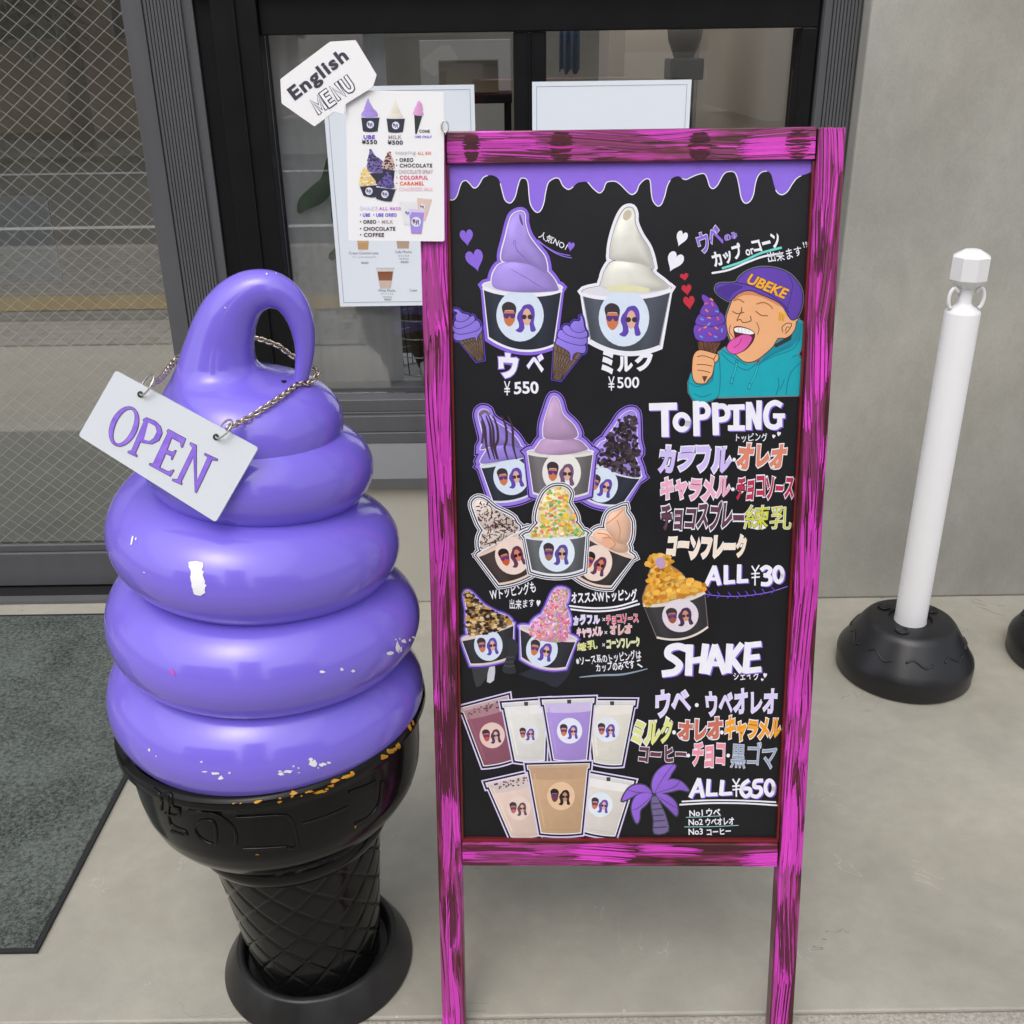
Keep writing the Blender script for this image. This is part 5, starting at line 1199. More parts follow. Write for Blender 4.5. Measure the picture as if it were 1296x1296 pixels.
# double topping pair held in black gloves
HP2 = [(4.6, DPUR), (4.0, BLK), (3.2, LPUR), (1.0, WHITE)]
def mixA(parts):
    for i, P in enumerate(parts): scatter(P, 130, [c_(60,44,40), c_(206,158,72), c_(96,70,54), c_(226,200,150), c_(40,32,32)], 4.4, 2.4, 60+i, 0, 1, True)
def mixB(parts):
    for i, P in enumerate(parts): scatter(P, 150, [c_(232,120,176), c_(240,160,90), c_(250,226,236), c_(190,150,220), c_(150,200,130), c_(240,90,140)], 4.6, 1.8, 70+i, 0, 1)
A.poly(e([(150,1120),(180,1110),(300,1200),(270,1296),(215,1345),(190,1250)]), c_(58,60,64), 2); A.poly(e([(660,1200),(790,1140),(835,1150),(800,1260),(720,1345),(640,1310),(480,1260)]), c_(40,44,56), 2)
A.poly(e([(300,1200),(330,1200),(325,1300),(280,1310)]), c_(206,206,216), 2); A.done('gloved_hand_cutout', MAT['print'])
cupset('crumb_topping_cup_cutout', [e([(160,1000),(180,920),(260,880),(360,880),(430,920),(400,960),(260,1010)]), e([(165,960),(155,860),(140,770),(155,740),(190,760),(260,830),(350,880),(400,920),(280,960)])], [e5(120,1040), e5(450,940), e5(440,1150), e5(180,1200)], 3, c_(42,42,48), c_(228,214,206), c_(150,118,86), HP2, (0.48, 0.42, 18, 20, -.12), mixA)
cupset('pink_topping_cup_cutout', [e([(550,1000),(570,930),(640,885),(740,900),(790,960),(780,1040),(700,1060),(600,1040)]), e([(620,920),(660,830),(690,760),(730,720),(790,735),(785,800),(770,820),(800,900),(790,960),(700,930)])], [e5(490,960), e5(845,1040), e5(775,1220), e5(500,1160)], 6, c_(40,42,52), c_(232,214,220), c_(232,170,200), HP2, (0.42, 0.50, 20, 21.5, .18), mixB)
A.poly(e([(400,1040),(430,1030),(470,1060),(480,1110),(450,1180),(465,1250),(400,1255),(378,1225),(410,1130)]), c_(46,50,56), 3); A.stroke(e([(395,1180),(420,1185),(450,1180)]), .8, c_(90,94,100)); A.stroke(e([(390,1205),(420,1212),(455,1205)]), .8, c_(90,94,100)); A.stroke(e([(405,1150),(425,1155),(450,1150)]), .8, c_(90,94,100)); A.done('gloved_hand_cutout', MAT['print'])
A.k = 0
# --- shakes
g = lambda L: zz(560, 830, L)
def shake(name, TL, TR, BR, BL, col, top, lid, lg, straw=True, crumb=False, k=None):
    TL, TR, BR, BL = map(lambda p: Vector(g7(*p)), (TL, TR, BR, BL))
    sh = cupshape(TL, TR, BR, BL, 1.5); up = ((TL+TR)-(BL+BR)).normalized(); ac = (TR-TL).normalized()
    lidp = [tuple(TL-ac*1.5), tuple(TR+ac*1.5), tuple(TR+ac*1.0-up*4), tuple(TL-ac*1.0-up*4)]
    A.halo([sh, lidp], [(5.4, LAV), (3.6, BLK), (1.2, WHITE)])
    A.poly(sh, col, 0, (.7, .7, -.16))
    A.poly([tuple(qp(TL, TR, BR, BL, u, v)) for u, v in ((0,0),(1,0),(.99,.20),(.75,.215),(.5,.22),(.25,.215),(.01,.20))], top)
    A.poly(lidp, lid); A.stroke([lidp[3], lidp[2]], .9, darker(lid, .82), cap=False); A.stroke([lidp[0], lidp[1]], .8, tuple(min(1, q*1.15) for q in lid), cap=False)
    A.stroke([tuple(qp(TL, TR, BR, BL, .07, .12)), tuple(qp(TL, TR, BR, BL, .10, .9))], 1.6, tuple(min(1, q*1.12+.02) for q in col))
    A.stroke([tuple(qp(TL, TR, BR, BL, .12, .955)), tuple(qp(TL, TR, BR, BL, .5, .965)), tuple(qp(TL, TR, BR, BL, .88, .955))], .8, darker(col, .8))
    if straw: p = qp(TL, TR, BR, BL, .52, .03); A.poly([(p.x-2.6, p.y-2.4), (p.x+2.6, p.y-2.4), (p.x+2.4, p.y+2.6), (p.x-2.4, p.y+2.6)], c_(60,62,68))
    if crumb: scatter([tuple(qp(TL, TR, BR, BL, u, v)) for u, v in ((.1,.04),(.9,.04),(.9,.15),(.1,.15))], 26, [c_(70,50,54), c_(110,80,80)], 2, 1.4, 5, 0, 1, True)
    p = qp(TL, TR, BR, BL, lg[0], lg[1]); logo(p.x, p.y, lg[2], lg[2]*1.02, lg[3], **(k or {})); A.done(name, MAT['print'])
LIDC = c_(218, 218, 222)
shake('berry_shake_cutout', (125,330), (405,255), (445,650), (262,690), c_(146,88,108), c_(176,134,144), c_(196,170,176), (.50,.55,16,-.12), False, True, dict(disc=c_(234,206,198), skin=c_(196,86,64), wh=c_(80,50,90)))
shake('milk_shake_cutout', (388,300), (655,280), (640,655), (462,655), c_(226,226,222), c_(236,236,236), LIDC, (.50,.54,13.5,.0), True, False, dict(disc=c_(228,230,230)))
shake('white_shake_cutout', (925,285), (1205,285), (1125,680), (960,665), c_(222,218,208), c_(234,230,224), LIDC, (.43,.46,15.5,.0), True, False, dict(disc=c_(228,234,246)))
shake('ube_shake_cutout', (640,280), (945,270), (905,650), (705,650), c_(170,144,218), c_(206,192,232), LIDC, (.51,.52,16,.0), True, False, dict(disc=c_(232,236,250)))
shake('cookie_shake_cutout', (285,800), (575,735), (605,1130), (435,1135), c_(228,204,192), c_(216,200,198), c_(224,206,214), (.52,.52,15,-.06), False, True, dict(disc=c_(232,212,202), skin=c_(196,108,78), wh=c_(104,70,86)))
shake('sesame_shake_cutout', (890,735), (1195,790), (1085,1130), (875,1095), c_(218,212,206), c_(236,234,232), LIDC, (.44,.50,15.5,.12), True, False, dict(disc=c_(226,236,246)))
shake('coffee_shake_cutout', (545,690), (915,680), (870,1110), (625,1110), c_(198,164,130), c_(192,158,126), c_(196,168,140), (.53,.46,17.5,.0), False, False, dict(disc=c_(232,196,162), skin=c_(120,60,48), wh=c_(36,28,34), hair=c_(28,24,28), skin2=c_(196,140,110)))
# --- palm tree
h = lambda L: zz(780, 840, L)
OUT = c_(58, 64, 72)
fr = [[(240,815),(222,760),(245,690),(300,640),(360,632),(372,648),(345,690),(330,720),(290,760)], [(250,815),(280,755),(340,725),(400,735),(440,770),(455,800),(400,790),(330,805)], [(225,815),(180,765),(120,760),(70,790),(35,860),(90,840),(150,810)], [(225,820),(150,815),(110,850),(95,920),(125,1000),(145,975),(150,920),(190,880)], [(250,820),(310,820),(365,860),(385,910),(378,955),(330,910),(280,860)]]
for p in fr: A.stroke(cr(h(p), 4, True), 3.6, OUT, closed=True)
tr_ = h([(225,840),(255,838),(285,900),(310,960),(325,1050),(240,1065),(235,980),(222,900)]); A.stroke(cr(tr_, 3, True), 3.2, OUT, closed=True); A.poly(tr_, c_(116, 100, 150), 3)
for y in (880, 915, 955, 990, 1030): A.stroke(h([(225+(y-880)*.06,y),(280+(y-880)*.24,y-6)]), 1.4, OUT)
for p, k in zip(fr, (1.05, .95, 1, 1.02, .9)):
    A.poly(h(p), darker(c_(146, 100, 214), k), 3, (0.5, 0.5, -.2)); cx = sum(q[0] for q in p)/len(p); cy = sum(q[1] for q in p)/len(p)
    A.stroke(h([(238,815), (cx, cy), p[4] if len(p) > 8 else p[3]]), .9, darker(OUT, 1.1), 4, taper=True)
A.done('palm_tree_drawing', MAT['print'])
A.k = 0
# --- cartoon child with a cone
r4 = lambda L: zz(800, 380, L)
r2 = lambda L: zz(810, 150, L)
SK = c_(240, 178, 128); LN_ = c_(70, 40, 34); TEAL = c_(20, 168, 184); DT = c_(14, 112, 134); CAP = c_(100, 66, 176)
hood = r4([(545,330),(585,300),(640,340),(720,400),(800,395),(905,270),(985,215),(1040,120),(1075,140),(1092,200),(1085,270),(1045,340),(1080,385),(1090,450),(1090,598),(548,612),(545,480)])
sleeve = r4([(372,460),(355,520),(358,580),(385,625),(440,645),(500,630),(545,600),(555,480),(545,340),(515,400),(510,480),(470,520),(410,510)])
face = r4([(600,75),(590,110),(600,200),(640,240),(640,330),(690,375),(725,395),(790,375),(860,310),(920,240),(960,235),(1010,205),(1035,150),(1020,125),(970,140),(940,60)])+r2([(880,1170),(600,1110),(580,1140)])
facep = r2([(575,1160),(600,1110),(700,1085),(830,1120),(920,1190),(940,1250),(1000,1265)])+r4([(1035,135),(1030,175),(1005,215),(965,240),(920,240),(890,290),(830,345),(780,380),(725,392),(680,370),(640,320),(620,250),(598,190),(592,120),(600,80)])
capp = r2([(475,1065),(500,1040),(600,1035),(625,1000),(680,960),(760,938),(860,945),(950,985),(1010,1060),(1025,1130),(1015,1200),(985,1262),(955,1270),(930,1240),(880,1165),(760,1110),(690,1085),(620,1105),(570,1150),(520,1130),(480,1095)])
hand = r4([(378,400),(385,350),(410,318),(450,315),(520,335),(545,345),(540,380),(520,400),(505,470),(480,500),(460,525),(400,520),(378,470)])
A.halo([hood, sleeve, [tuple(p) for p in cr(facep, 2, True)], [tuple(p) for p in cr(capp, 3, True)]], [(1.6, c_(120,128,134))])
A.poly(hood, TEAL); A.poly(r4([(900,275),(990,215),(1045,130),(1075,150),(1060,240),(1000,300),(880,350),(800,400),(830,350)]), c_(16,140,160)); A.poly(r4([(895,280),(975,235),(1010,215),(1000,250),(905,300)]), c_(46,50,58))
for L in ([(800,400),(900,350),(1010,310),(1060,240)], [(560,330),(620,390),(720,440),(780,400)], [(560,310),(640,360),(720,410)], [(830,375),(920,320),(1000,280)], [(905,600),(925,540),(920,490)], [(970,595),(990,480),(1040,410),(1080,390)], [(1040,345),(1010,360)], [(935,560),(960,500)], [(1050,345),(1085,390)]): A.stroke(r4(L), 1.0, DT, 4)
A.poly(sleeve, TEAL, 3); A.stroke(cr(sleeve, 3, True), 1.0, DT, closed=True); A.stroke(r4([(365,520),(410,545),(490,520),(510,490)]), 1.0, DT, 4); A.stroke(r4([(395,590),(440,610),(500,590)]), .9, DT, 3)
for L in ([(660,385),(650,440),(630,490)], [(795,400),(775,470),(745,530)]): A.stroke(r4(L), 3.2, DT, 3); A.stroke(r4(L), 1.8, c_(40,190,200), 3)
for x, y in ((660,385),(795,400)): A.ell(*d4(x, y), 2.4, 2.2, DT); A.ell(*d4(x, y), 1.4, 1.2, TEAL)
for x, y in ((628,510),(740,545)): A.stroke(r4([(x+4,y-18),(x-4,y+14)]), 3.6, DT); A.stroke(r4([(x+3,y-15),(x-3,y+10)]), 2.0, c_(40,190,200))
A.poly(facep, SK, 2); A.stroke(cr(facep, 2, True), 1.0, LN_, closed=True)
A.poly(r2([(600,1115),(700,1090),(830,1125),(910,1190),(880,1185),(760,1125),(650,1115),(590,1150)]), c_(212,140,92), 2)
A.poly(r2([(885,1215),(930,1235),(960,1270)])+r4([(965,95),(940,140),(918,130),(925,80)]), c_(240,186,70), 0); 
for q in range(4): A.stroke(r4([(930+q*9, 75+q*6), (925+q*10, 125+q*2)]), .8, c_(190,120,40))
A.stroke(r4([(950,200),(945,170),(975,145),(1005,150),(990,185),(965,210)]), 1.0, LN_, 3); A.stroke(r4([(965,195),(975,170),(990,170)]), .9, LN_, 3)
for L in ([(632,70),(665,85),(705,75)], [(780,70),(815,95),(855,98)], [(660,125),(672,100),(688,70),(690,45)], [(660,130),(680,120),(700,140),(735,135),(750,125),(745,100)]): A.stroke(r4(L), 1.0, LN_, 4)
A.stroke(r2([(590,1150),(620,1140),(655,1160)]), 1.6, c_(176,112,60), 3); A.stroke(r2([(735,1170),(780,1160),(820,1180),(835,1200)]), 1.6, c_(176,112,60), 3)
A.stroke(r4([(620,155),(612,200),(640,235)]), .8, LN_, 3); A.stroke(r4([(785,140),(800,180),(790,215)]), .8, LN_, 3)
A.poly(r4([(640,170),(690,165),(750,185),(775,215),(760,265),(720,310),(690,325),(660,300),(645,230)]), c_(88,26,36), 3); A.poly(r4([(645,175),(690,172),(745,188),(768,208),(740,215),(680,205),(650,198)]), c_(244,244,246), 2)
for x in (668,690,712,735): A.stroke(r4([(x,175),(x+2,205)]), .5, c_(180,180,190))
tg = r4([(665,230),(700,215),(745,222),(755,245),(730,290),(690,325),(640,340),(605,320),(598,290),(620,255)]); A.poly(tg, c_(224, 92, 178), 3, (-.5,.5,.15)); A.stroke(cr(tg, 3, True), .9, c_(120,36,92), closed=True); A.stroke(r4([(690,240),(675,275),(640,300)]), 1.0, c_(164,52,128), 3)
A.poly(capp, CAP, 3, (-.5,-.5,.12)); A.stroke(cr(capp, 3, True), 1.1, c_(44,28,88), closed=True); A.stroke(r2([(600,1035),(680,1050),(800,1100),(900,1170),(935,1225)]), 1.1, c_(44,28,88), 4); A.stroke(r2([(930,980),(960,1040),(950,1120),(925,1200)]), .8, c_(60,40,110), 3); A.poly(r2([(480,1075),(560,1045),(650,1060),(590,1100),(560,1140),(520,1122)]), c_(74,48,146), 3)
A.text('UBEKE', b_(668, 1035), b_(905, 1135), 12.5, c_(244,176,52), .035, (.028, c_(60,34,40)), shear=.18)
A.done('cartoon_child_cutout', MAT['print'])
cone_ = r4([(412,250),(560,258),(520,345),(480,480),(455,520),(435,490),(425,350)]); A.poly(cone_, c_(112,72,48)); 
for q in range(5): A.stroke(r4([(415+q*28,252),(440+q*24,330)]), .7, c_(60,36,26)); A.stroke(r4([(560-q*28,258),(450-q*4+20,330)]), .7, c_(60,36,26))
A.stroke(r4([(412,258),(560,266)]), 1.2, c_(60,36,26))
for p in (r4([(395,225),(390,170),(430,140),(540,130),(590,165),(595,215),(570,250),(480,262),(415,250)]), r4([(405,150),(412,105),(450,75),(540,70),(580,105),(575,145),(500,165)]), r4([(430,85),(438,50),(455,20),(440,-15),(448,-35),(490,-10),(520,15),(545,55),(540,90),(480,100)])):
    q = cr(p, 4, True); A.stroke(q, 1.6, c_(46,28,92), closed=True); A.poly(q, c_(112,70,186), 0, (-.5,-.5,.2))
rg = random.Random(4)
for x, y, c in ((470,65,0),(535,70,1),(505,25,2),(440,120,1),(485,110,0),(540,115,2),(460,170,0),(425,185,2),(483,150,1),(530,175,0),(565,190,1),(490,212,2),(435,230,1),(525,230,1),(500,-5,0),(465,20,2)):
    a = rg.uniform(0, 3); A.stroke(r4([(x-9*math.cos(a),y-9*math.sin(a)),(x+9*math.cos(a),y+9*math.sin(a))]), 2.0, (c_(236,140,90), c_(80,170,226), c_(236,96,110))[c])
A.done('cartoon_cone_cutout', MAT['print'])
A.poly(hand, SK, 3); A.stroke(cr(hand, 3, True), 1.0, LN_, closed=True)
for L in ([(410,355),(450,350),(500,365),(515,375)], [(408,405),(450,405),(505,415)], [(412,440),(450,445),(490,455)], [(530,345),(515,370),(520,395)]): A.stroke(r4(L), .9, LN_, 3)
A.poly(r4([(440,478),(475,478),(455,520)]), c_(96,58,40)); A.done('cartoon_hand_cutout', MAT['print'])

# ------------------------------------------------------------------ English menu card with its speech bubble
card_d = 0.019
CO = PO+bn*card_d
K = Art(CO, bn, None, 0.0)
cardp = roundpoly([(437.5, 114), (561.5, 116), (562.5, 305.5), (441, 304.5)], 3)
cc0 = sum((K.P(*p) for p in cardp), Vector())/len(cardp)
ecard = tag(root('english_menu_card', cc0), 'white English menu card with speech bubble fixed to the pink chalkboard top left corner', 'menu card')
def slab(pts, O, n, d0, th, name, m, parent):
    mbx = MB(); q = len(pts); V = [onplane(x, y, O, n)+n*d0 for x, y in pts]+[onplane(x, y, O, n)+n*(d0-th) for x, y in pts]; Fc = []
    for t in geometry.tessellate_polygon([[Vector((x, -y, 0)) for x, y in pts]]):
        a, b, c = t; ar = (pts[b][0]-pts[a][0])*(pts[c][1]-pts[a][1])-(pts[b][1]-pts[a][1])*(pts[c][0]-pts[a][0])
        if ar > 0: b, c = c, b
        Fc += [(a, b, c), (c+q, b+q, a+q)]
    ar = sum(pts[i][0]*pts[(i+1) % q][1]-pts[(i+1) % q][0]*pts[i][1] for i in range(q))
    for i in range(q):
        j = (i+1) % q; Fc.append((i, j, j+q, i+q) if ar < 0 else (j, i, i+q, j+q))
    mbx.add(V, Fc); return mbx.obj(name, m, parent)
wp = mat('white_laminate', (0.80, 0.80, 0.81), 0.25)
cs = slab(cardp, CO, bn, 0.0, 0.0016, 'card_sheet', wp, ecard)
bub = roundpoly(zz(340, 40, [(87,330),(425,75),(600,65),(742,300),(715,385),(530,500),(522,575),(455,550),(318,652),(95,495)], .1852), 1.2, 2)
bs_ = slab(bub, CO, bn, 0.0048, 0.002, 'speech_bubble', wp, ecard)
INK = c_(52, 48, 66)
B_ = Art(CO, bn, bs_, 0.0052); q1 = lambda x, y: (340+x*.1852, 40+y*.1852); q2 = lambda x, y: (340+x*.1852, 220+y*.1852)
B_.text('English', q1(195+12, 472+22), q1(552+16, 192+22), 21.5, INK, .038, space=1.14); B_.done('lettering', MAT['card'])
mp0 = Vector(q1(345, 562)); mp1 = Vector(q1(604, 378)); mu = (mp1-mp0).normalized(); mv = Vector((mu.y, -mu.x)); mw = (mp1-mp0).length/4.0
MENU_ = ([[(.06,0),(.06,1),(.45,.3),(.84,1),(.84,0)]], [[(.75,1),(.12,1),(.12,0),(.75,0)], [(.12,.5),(.66,.5)]], [[(.10,0),(.10,1),(.78,0),(.78,1)]], [[(.10,1),(.10,.3),(.22,.05),(.44,0),(.66,.05),(.78,.3),(.78,1)]])
for wd, cc in ((6.0, INK), (3.2, c_(246,246,252))):
    for k, L4 in enumerate(MENU_):
        for st in L4: B_.stroke([tuple(mp0+mu*((k+.04+x*.9)*mw)+mv*(y*18.5-1.0)) for x, y in st], wd, cc)
B_.done('lettering', MAT['card'])
K = Art(CO, bn, cs, 0.0005); A_save = A; A = K
def tiny(TL, TR, BR, BL, lobes, col, deco=None, lg=True):
    A.poly(cupshape(TL, TR, BR, BL, 1.2), c_(44,46,62)); A.stroke([TL, TR], 1.4, c_(224,224,232))
    m = qp(TL, TR, BR, BL, .5, .5); 
    if lg: logo(m.x, m.y+.6, 4.6, 4.8)
    for p in lobes: A.poly(p, col, 3, (.6,.4,-.2))
    if deco: [scatter(cr(p, 3, True), 30, deco, 2.0, 1.4, 3, 0, 1, True) for p in lobes]
zq = lambda L: zz(340, 40, L, .1852)
tiny(q1(632,585), q1(758,585), q1(745,680), q1(645,680), [zq([(640,582),(650,540),(720,530),(745,582)]), zq([(655,545),(662,500),(680,455),(690,480),(715,525),(720,548)])], c_(170,146,226)); A.done('ube_cup_picture', MAT['card'])
tiny(q1(805,592), q1(932,592), q1(918,685), q1(818,685), [zq([(820,592),(835,550),(890,545),(915,590)]), zq([(840,555),(850,510),(868,462),(875,500),(892,530),(895,556)])], c_(232,228,214)); A.done('milk_cup_picture', MAT['card'])
A.poly(zq([(995,568),(1050,575),(1012,700),(1002,698)]), c_(40,48,48)); 
for p in ([(990,568),(1000,535),(1045,535),(1055,575)], [(998,540),(1008,508),(1045,505),(1052,540)], [(1010,510),(1025,472),(1045,490),(1048,512)]): A.poly(zq(p), c_(222,160,210), 3, (.6,.4,-.25))
A.done('cone_picture', MAT['card'])
def line(t, x0, x1, y, hh, col, b=.02, F=q1): A.text(t, F(x0, y), F(x1, y), hh*.1852, col, b+.012, space=1.12); A.done('lettering', MAT['card'])
GRY = c_(178,164,166); DK = c_(44,38,62); VIO = c_(112,66,214)
line('UBE', 650, 725, 733, 24, VIO, .03); line('¥550', 638, 740, 768, 28, DK, .02); line('MILK', 820, 908, 733, 24, GRY, .02); line('¥500', 815, 916, 772, 28, DK, .02); line('CONE', 1030, 1100, 690, 18, DK, .02); line('UBE ONLY', 1000, 1115, 727, 16, VIO, .01)
tiny(q1(690,965), q1(860,950), q1(850,1060), q1(720,1060), [zq([(690,960),(675,900),(760,870),(800,930),(790,965)]), zq([(680,900),(685,840),(698,800),(730,850),(770,880)])], c_(120,104,170), [c_(50,42,60), c_(80,70,110)], False)
tiny(q1(775,930), q1(862,945), q1(850,1060), q1(800,1060), [zq([(775,925),(800,860),(822,818),(845,860),(860,940)])], c_(206,178,168), [c_(86,50,48)], False)
tiny(q1(622,1055), q1(740,1045), q1(735,1130), q1(648,1120), [zq([(625,1050),(635,970),(655,925),(690,970),(735,1040)])], c_(234,206,142), [c_(226,180,80), c_(250,232,190)]); tiny(q1(738,1060), q1(870,1075), q1(840,1160), q1(735,1140), [zq([(745,1050),(790,990),(820,950),(845,1010),(855,1072)])], c_(110,92,170), [c_(56,44,80)]); A.done('topping_cups_picture', MAT['card'])
line('topping', 865, 1005, 845, 30, c_(196,192,198), .0); line('ALL ¥30', 1018, 1110, 842, 22, c_(236,120,80), .0)
for t, x1, y, c in (('・OREO', 988, 890, DK), ('・CHOCOLATE', 1117, 928, c_(66,44,52)), ('・CHOCOLATE SPRAY', 1122, 970, c_(190,172,176)), ('・COLORFUL', 1088, 1010, c_(226,62,122)), ('・CARAMEL', 1062, 1050, c_(240,110,70)), ('・CONDENSED MILK', 1122, 1088, c_(248,208,222))): line(t, 872, x1, y, 25, c, .015)
A.poly([q2(890,190), q2(1010,190), q2(990,350), q2(930,345)], c_(230,230,232)); A.poly([q2(1015,165), q2(1115,175), q2(1070,320), q2(1025,320)], c_(222,196,182)); A.poly([q2(958,245), q2(1065,250), q2(1045,410), q2(975,408)], c_(168,142,220)); A.poly([q2(955,240), q2(1068,245), q2(1066,265), q2(957,262)], c_(214,204,236)); p = q2(1008, 328); logo(p[0], p[1], 6, 6.2); p = q2(950, 268); logo(p[0], p[1], 4, 4.2); p = q2(1050, 225); logo(p[0], p[1], 3.6, 3.6); A.done('shakes_picture', MAT['card'])
line('SHAKE', 625, 745, 248, 26, c_(222,214,246), .0, q2); line('ALL ¥650', 755, 902, 248, 22, c_(196,86,206), .0, q2); line('・UBE ・UBE OREO', 625, 874, 292, 22, VIO, .02, q2); line('・OREO', 625, 735, 340, 24, DK, .02, q2); line('・MILK', 750, 850, 340, 24, GRY, .015, q2); line('・CHOCOLATE', 625, 865, 388, 25, c_(66,44,52), .02, q2); line('・COFFEE', 625, 788, 430, 25, c_(90,62,66), .02, q2)
A = A_save
# clip holding the card
cp = onplane(563.5, 161, CO, bn); mbx = MB(); mbx.tube([cp+bn*0.004+bv*0.006*math.cos(a)+bu*0.004*math.sin(a) for a in [2*math.pi*i/16 for i in range(16)]], 0.0009, 6, closed=True); mbx.obj('wire_clip', MAT['wire_ring'], ecard, True)

# ------------------------------------------------------------------ posters on the window glass
GO = Vector((0, G-0.0045, 0)); GN = Vector((0, -1, 0))
wpap = mat('white_poster_paper', (0.80, 0.86, 0.94), 0.6)
pp1 = [(398.5, 109.5), (600, 107), (600, 386), (430.5, 388)]
def vert(px): return px
tl = onplane(600, 107, GO, GN); bl_ = onplane(430.5, 388, GO, GN); x0p = bl_.x; x1p = tl.x
def poster(x0, x1, z0, z1, name, label, group=None, y=G-0.0045):
    mbx = MB(); mbx.box((x0, y, z0), (x1, y+0.0008, z1)); return tag(mbx.obj(name, wpap, origin=((x0+x1)/2, y, z0)), label, 'poster', group)
po1 = poster(x0p, x1p, bl_.z, tl.z, 'window_poster', 'white drinks poster on the window glass behind the English menu card')
W1 = Art(GO, GN, po1, 0.0004); A = W1
LG = c_(176,184,196)
def P3px(p):
    d = Vector(p)-CAMP; zf = d.dot(FW); return (648+FPX*d.dot(RT)/zf, 648-FPX*d.dot(UP)/zf)
def inset(x0, x1, z0, z1, m):
    c4 = [P3px((x, GO.y, z)) for x, z in ((x0+m, z1-m), (x1-m, z1-m), (x1-m, z0+m), (x0+m, z0+m))]; A.stroke(c4, .7, LG, closed=True)
inset(x0p, x1p, bl_.z, tl.z, .009); A.done('border_line', MAT['paper'])
TXT = c_(120,116,120)
def drink(TL, TR, BR, BL, c1, c2):
    TL, TR, BR, BL = map(lambda p: Vector(q2(*p)), (TL, TR, BR, BL))
    A.poly([TL, TR, BR, BL], c_(226,222,220)); A.poly([qp(TL,TR,BR,BL,.04,.16), qp(TL,TR,BR,BL,.96,.16), qp(TL,TR,BR,BL,.98,.6), qp(TL,TR,BR,BL,.02,.6)], c1, 0, (0,1,.25)); A.poly([qp(TL,TR,BR,BL,.02,.6), qp(TL,TR,BR,BL,.98,.6), qp(TL,TR,BR,BL,.98,.97), qp(TL,TR,BR,BL,.02,.97)], c2); A.stroke([TL, TR], 1.2, c_(206,206,208))
drink((735,645),(858,645),(835,785),(762,785), c_(150,98,70), c_(218,198,186)); A.done('drink_picture', MAT['paper'])
drink((595,400),(690,400),(680,520),(612,520), c_(206,170,130), c_(206,166,120)); A.done('drink_picture', MAT['paper'])
drink((865,400),(968,400),(958,512),(880,512), c_(186,156,132), c_(196,170,150)); A.done('drink_picture', MAT['paper'])
def l2(t, x0, x1, y, hh): A.text(t, q2(x0, y), q2(x1, y), hh*.1852, TXT, .0); A.done('lettering', MAT['paper'])
l2('Cream Caramel Latte', 550, 750, 550, 18); l2('クリームキャラメルラテ', 572, 735, 575, 12); l2('¥600', 632, 682, 616, 16); l2('Cafe Mocha', 865, 978, 542, 18); l2('カフェモカ', 885, 960, 566, 12); l2('Hot/Iced', 895, 955, 585, 10); l2('¥600', 902, 955, 610, 16); l2('White Mocha', 748, 866, 806, 18); l2('ホワイトモカ', 768, 852, 826, 11); l2('Hot/Iced', 782, 840, 845, 10); l2('¥600', 790, 838, 866, 16); l2('Cream', 965, 1014, 804, 18)
tl2 = onplane(673, 103, GO, GN); tr2 = onplane(872, 103, GO, GN)
po2 = poster(tl2.x, tr2.x, tl2.z-0.46, tl2.z, 'window_poster', 'white poster on the window glass rising behind the top of the pink chalkboard', y=G-0.0365)
W2 = Art(Vector((0, G-0.0365, 0)), GN, po2, 0.0004); A = W2; GO = Vector((0, G-0.0365, 0)); inset(tl2.x, tr2.x, tl2.z-.46, tl2.z, .009); A.done('border_line', MAT['paper'])

# ------------------------------------------------------------------ things inside the shop
def simple(name, mbx, m, label, cat, group=None, smooth=False, bev=0.002):
    return tag(mbx.obj(name, m, smooth=smooth, bev=bev), label, cat, group)
IY = 2.35
cx0 = ony(340, 100, IY).x; cx1 = ony(489, 100, IY).x
mbx = MB(); n = 40; V = []; Fc = []
for i in range(n+1):
    x = -0.62+(cx1+0.62)*i/n; y = IY+0.006*math.sin(i*1.15)
    V += [(x, y, 0.532), (x, y, 1.9)]
for i in range(n): Fc.append((2*i, 2*i+2, 2*i+3, 2*i+1))
mbx.add(V, Fc); co = mbx.obj('white_curtain', MAT['curtain'], smooth=True)
tag(co, 'pale curtain hanging inside the left half of the service window', 'curtain')
mbx = MB(); mbx.box((-0.60, 2.36, 0.50), (0.62, 2.60, 0.53)); simple('inner_counter', mbx, MAT['shelfw'], 'white counter shelf inside the service window', 'shelf')
# leaf of a plant
pt = tag(root('potted_plant', (ony(546, 470, 2.322).x, 2.322, 0.531)), 'green leafed plant standing behind the poster in the window', 'plant')
def leafblade(P, w, name, parent):
    mbx = MB(); P = [Vector(p) for p in cr(P, 5)]; n = len(P); V = []; Fc = []
    for i, p in enumerate(P):
        t = (P[min(i+1, n-1)]-P[max(i-1, 0)]).normalized(); s = t.cross(Vector((0, 1, 0.2))).normalized(); ww = w*math.sin(math.pi*min(.98, (i+0.3)/n))
        V += [p+s*ww, p+Vector((0, .006, 0)), p-s*ww]
    for i in range(n-1): a = 3*i; Fc += [(a, a+1, a+4, a+3), (a+1, a+2, a+5, a+4)]
    mbx.add(V, Fc); o = mbx.obj(name, MAT['leaf'], parent, True); s = o.modifiers.new('t', 'SOLIDIFY'); s.thickness = 0.0015
lp = lambda x, y, Y=2.322: ony(x, y, Y)
leafblade([lp(378,270), lp(385,258), lp(402,246), lp(414,230), lp(416,200)], 0.020, 'leaf', pt); leafblade([lp(417,328), lp(424,322), lp(440,310)], 0.010, 'leaf', pt); leafblade([lp(440,330), lp(430,260), lp(450,190)], 0.02, 'leaf', pt)
